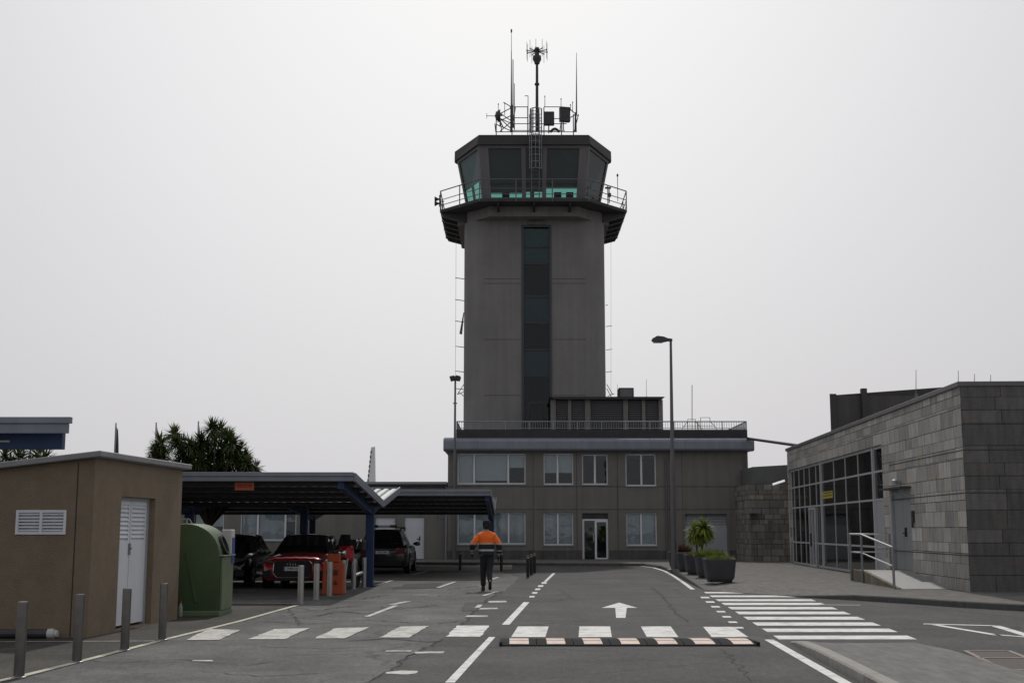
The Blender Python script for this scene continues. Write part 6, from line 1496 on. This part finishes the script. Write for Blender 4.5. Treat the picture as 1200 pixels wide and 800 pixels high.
# ------------------------------------------------------------------ walking person, seen from behind
def skinmesh(J, E, levels=2):
    me = bpy.data.meshes.new('s'); names = list(J); me.from_pydata([J[n][0] for n in names], [(names.index(a), names.index(b)) for a, b in E], [])
    o = bpy.data.objects.new('s', me); COL.objects.link(o)
    md = o.modifiers.new('k', 'SKIN'); md.use_smooth_shade = True
    for i, n in enumerate(names):
        r = J[n][1]; r = r if isinstance(r, tuple) else (r, r); me.skin_vertices[0].data[i].radius = r; me.skin_vertices[0].data[i].use_root = (i == 0)
    s = o.modifiers.new('s', 'SUBSURF'); s.levels = levels; s.render_levels = levels
    dg = bpy.context.evaluated_depsgraph_get(); res = bpy.data.meshes.new_from_object(o.evaluated_get(dg)); bpy.data.objects.remove(o); return res
def addm(name, me, mats, parent, pick=None):
    me.materials.clear()
    for q in (mats if isinstance(mats, list) else [mats]): me.materials.append(q)
    for p in me.polygons:
        p.use_smooth = True
        if pick: p.material_index = pick(p.center)
    o = bpy.data.objects.new(name, me); COL.objects.link(o); o.parent = parent; return o
pp = G(570, 692.5); pp.y += .1
PE = thing('person', 'person in orange and navy high visibility jacket and dark trousers walking away', 'person', (pp.x, pp.y, .0), R(4))
V = Vector
J = {'pelvis': (V((0, 0, .95)), (.13, .10)), 'waist': (V((0, 0, 1.10)), (.125, .09)), 'chest': (V((0, .01, 1.32)), (.15, .10)), 'sh': (V((0, .01, 1.45)), (.11, .075)), 'neck': (V((0, .02, 1.53)), .05), 'skull': (V((0, .03, 1.60)), .06),
     'la1': (V((-.17, 0, 1.43)), .055), 'la2': (V((-.345, -.02, 1.18)), .042), 'la3': (V((-.37, .10, .98)), .03), 'lw': (V((-.365, .12, .94)), (.03, .02)),
     'ra1': (V((.17, 0, 1.43)), .055), 'ra2': (V((.318, -.05, 1.16)), .042), 'ra3': (V((.31, -.02, .92)), .03), 'rw': (V((.305, -.01, .88)), (.03, .02)),
     'lh': (V((-.085, 0, .90)), .085), 'lk': (V((-.075, .12, .51)), .058), 'lan': (V((-.075, .14, .11)), .028), 'lt': (V((-.082, .22, .055)), .014),
     'rh': (V((.085, 0, .90)), .085), 'rk': (V((.07, -.04, .50)), .058), 'ran': (V((.07, -.34, .26)), .028), 'rt': (V((.075, -.31, .18)), .014)}
E_ = [('pelvis', 'waist'), ('waist', 'chest'), ('chest', 'sh'), ('sh', 'neck'), ('neck', 'skull'), ('sh', 'la1'), ('la1', 'la2'), ('la2', 'la3'), ('la3', 'lw'), ('sh', 'ra1'), ('ra1', 'ra2'), ('ra2', 'ra3'), ('ra3', 'rw'),
      ('pelvis', 'lh'), ('lh', 'lk'), ('lk', 'lan'), ('lan', 'lt'), ('pelvis', 'rh'), ('rh', 'rk'), ('rk', 'ran'), ('ran', 'rt')]
me = skinmesh(J, E_)
bm = bmesh.new(); bm.from_mesh(me)
# head with nose and ears; hands with five fingers, all in the one body mesh
hm = Matrix.Translation((0, .035, 1.655)); g0_ = bmesh.ops.create_uvsphere(bm, u_segments=20, v_segments=14, radius=1, matrix=hm @ Matrix.Diagonal((.088, .104, .118, 1)))
bmesh.ops.create_cone(bm, cap_ends=True, segments=8, radius1=.018, radius2=.006, depth=.045, matrix=Matrix.Translation((0, .135, 1.64)) @ Matrix.Rotation(R(-60), 4, 'X'))
for s_ in (-1, 1): bmesh.ops.create_uvsphere(bm, u_segments=8, v_segments=6, radius=1, matrix=Matrix.Translation((s_*.078, .03, 1.65)) @ Matrix.Diagonal((.012, .02, .032, 1)))
bm.to_mesh(me); bm.free()
addm('body', me, SKINM, PE)
def glove(wrist, sx, nm='glove'):
    JJ = {'w': (V(wrist), (.028, .02)), 'p': (V(wrist)+V((0, .01, -.055)), (.036, .018)), 'k': (V(wrist)+V((0, .015, -.085)), (.036, .016))}
    me = skinmesh(JJ, [('w', 'p'), ('p', 'k')], 1); bm = bmesh.new(); bm.from_mesh(me)
    for k, L_ in enumerate((.060, .07, .066, .052)):
        yy = -.027+k*.018; base = V(wrist)+V((-sx*.0, .012+yy*.9, -.09)); F_ = {'a': (base+V((0, 0, .03)), .010), 'b': (base+V((0, .002, -L_*.4)), .009), 'c': (base+V((-sx*.012, .006, -L_*.75)), .008), 'd': (base+V((-sx*.024, .008, -L_)), .007)}
        m2 = skinmesh(F_, [('a', 'b'), ('b', 'c'), ('c', 'd')], 1); bm.from_mesh(m2)
    base = V(wrist)+V((0, .03, -.04)); F_ = {'a': (base, .012), 'b': (base+V((-sx*.01, .03, -.025)), .011), 'c': (base+V((-sx*.015, .035, -.055)), .009)}
    bm.from_mesh(skinmesh(F_, [('a', 'b'), ('b', 'c')], 1)); bm.to_mesh(me); bm.free(); addm(nm, me, BLACKP, PE)
glove((-.365, .12, .94), -1); glove((.305, -.01, .88), 1)
JK = {'waist': (V((0, 0, 1.10)), (.215, .165)), 'hem': (V((0, 0, .96)), (.20, .155)), 'chest': (V((0, .01, 1.30)), (.24, .17)), 'sh': (V((0, .01, 1.44)), (.15, .11)), 'col': (V((0, .02, 1.52)), (.075, .075)),
      'la1': (V((-.175, 0, 1.385)), .09), 'la2': (V((-.355, -.02, 1.17)), .088), 'la3': (V((-.375, .09, .99)), .06), 'ra1': (V((.175, 0, 1.385)), .09), 'ra2': (V((.325, -.05, 1.15)), .088), 'ra3': (V((.315, -.02, .93)), .06)}
me = skinmesh(JK, [('waist', 'hem'), ('waist', 'chest'), ('chest', 'sh'), ('sh', 'col'), ('sh', 'la1'), ('la1', 'la2'), ('la2', 'la3'), ('sh', 'ra1'), ('ra1', 'ra2'), ('ra2', 'ra3')], 3)
def jpick(c):
    z = c.z
    if 1.165 < z < 1.20 or 1.0 < z < 1.03: return 2
    return 0 if z > 1.20 else 1
addm('jacket', me, [ORANGEJ, NAVY, REFL], PE, jpick)
TK = {'pelvis': (V((0, 0, .94)), (.165, .125)), 'belt': (V((0, 0, 1.02)), (.15, .115)), 'lh': (V((-.085, 0, .86)), .105), 'lk': (V((-.078, .12, .51)), .085), 'lan': (V((-.075, .14, .09)), .07),
      'rh': (V((.085, 0, .86)), .105), 'rk': (V((.072, -.04, .50)), .085), 'ran': (V((.07, -.325, .245)), .066)}
me = skinmesh(TK, [('pelvis', 'belt'), ('pelvis', 'lh'), ('lh', 'lk'), ('lk', 'lan'), ('pelvis', 'rh'), ('rh', 'rk'), ('rk', 'ran')], 2); addm('trousers', me, TROUS, PE)
for a, b, c in ((V((-.075, .10, .05)), V((-.08, .20, .045)), V((-.088, .32, .035))), (V((.07, -.41, .19)), V((.072, -.34, .11)), V((.076, -.28, .045)))):
    me = skinmesh({'a': (a, (.045, .05)), 'u': (a+V((0, .02, .07)), .045), 'b': (b, (.048, .04)), 'c': (c, (.042, .032))}, [('a', 'u'), ('a', 'b'), ('b', 'c')], 2); addm('boot', me, BLACKP, PE)
m = MB(); m.lathe([(.098, 1.655), (.106, 1.69), (.102, 1.745), (.078, 1.785), (.03, 1.80)], (0, .03, 0), 20); m.raw([(-.07, .10, 1.685), (.07, .10, 1.685), (.05, .19, 1.675), (-.05, .19, 1.675), (-.07, .10, 1.675), (.07, .10, 1.675), (.05, .19, 1.665), (-.05, .19, 1.665)], [(0,1,2,3),(7,6,5,4),(0,4,5,1),(1,5,6,2),(2,6,7,3),(3,7,4,0)])
m.build('cap', NAVY, PE, smooth=True)
m = MB(); m.lathe([(.075, 1.56), (.092, 1.60), (.098, 1.654), (.09, 1.655)], (0, .018, 0), 18); m.build('hair', HAIRM, PE, smooth=True)
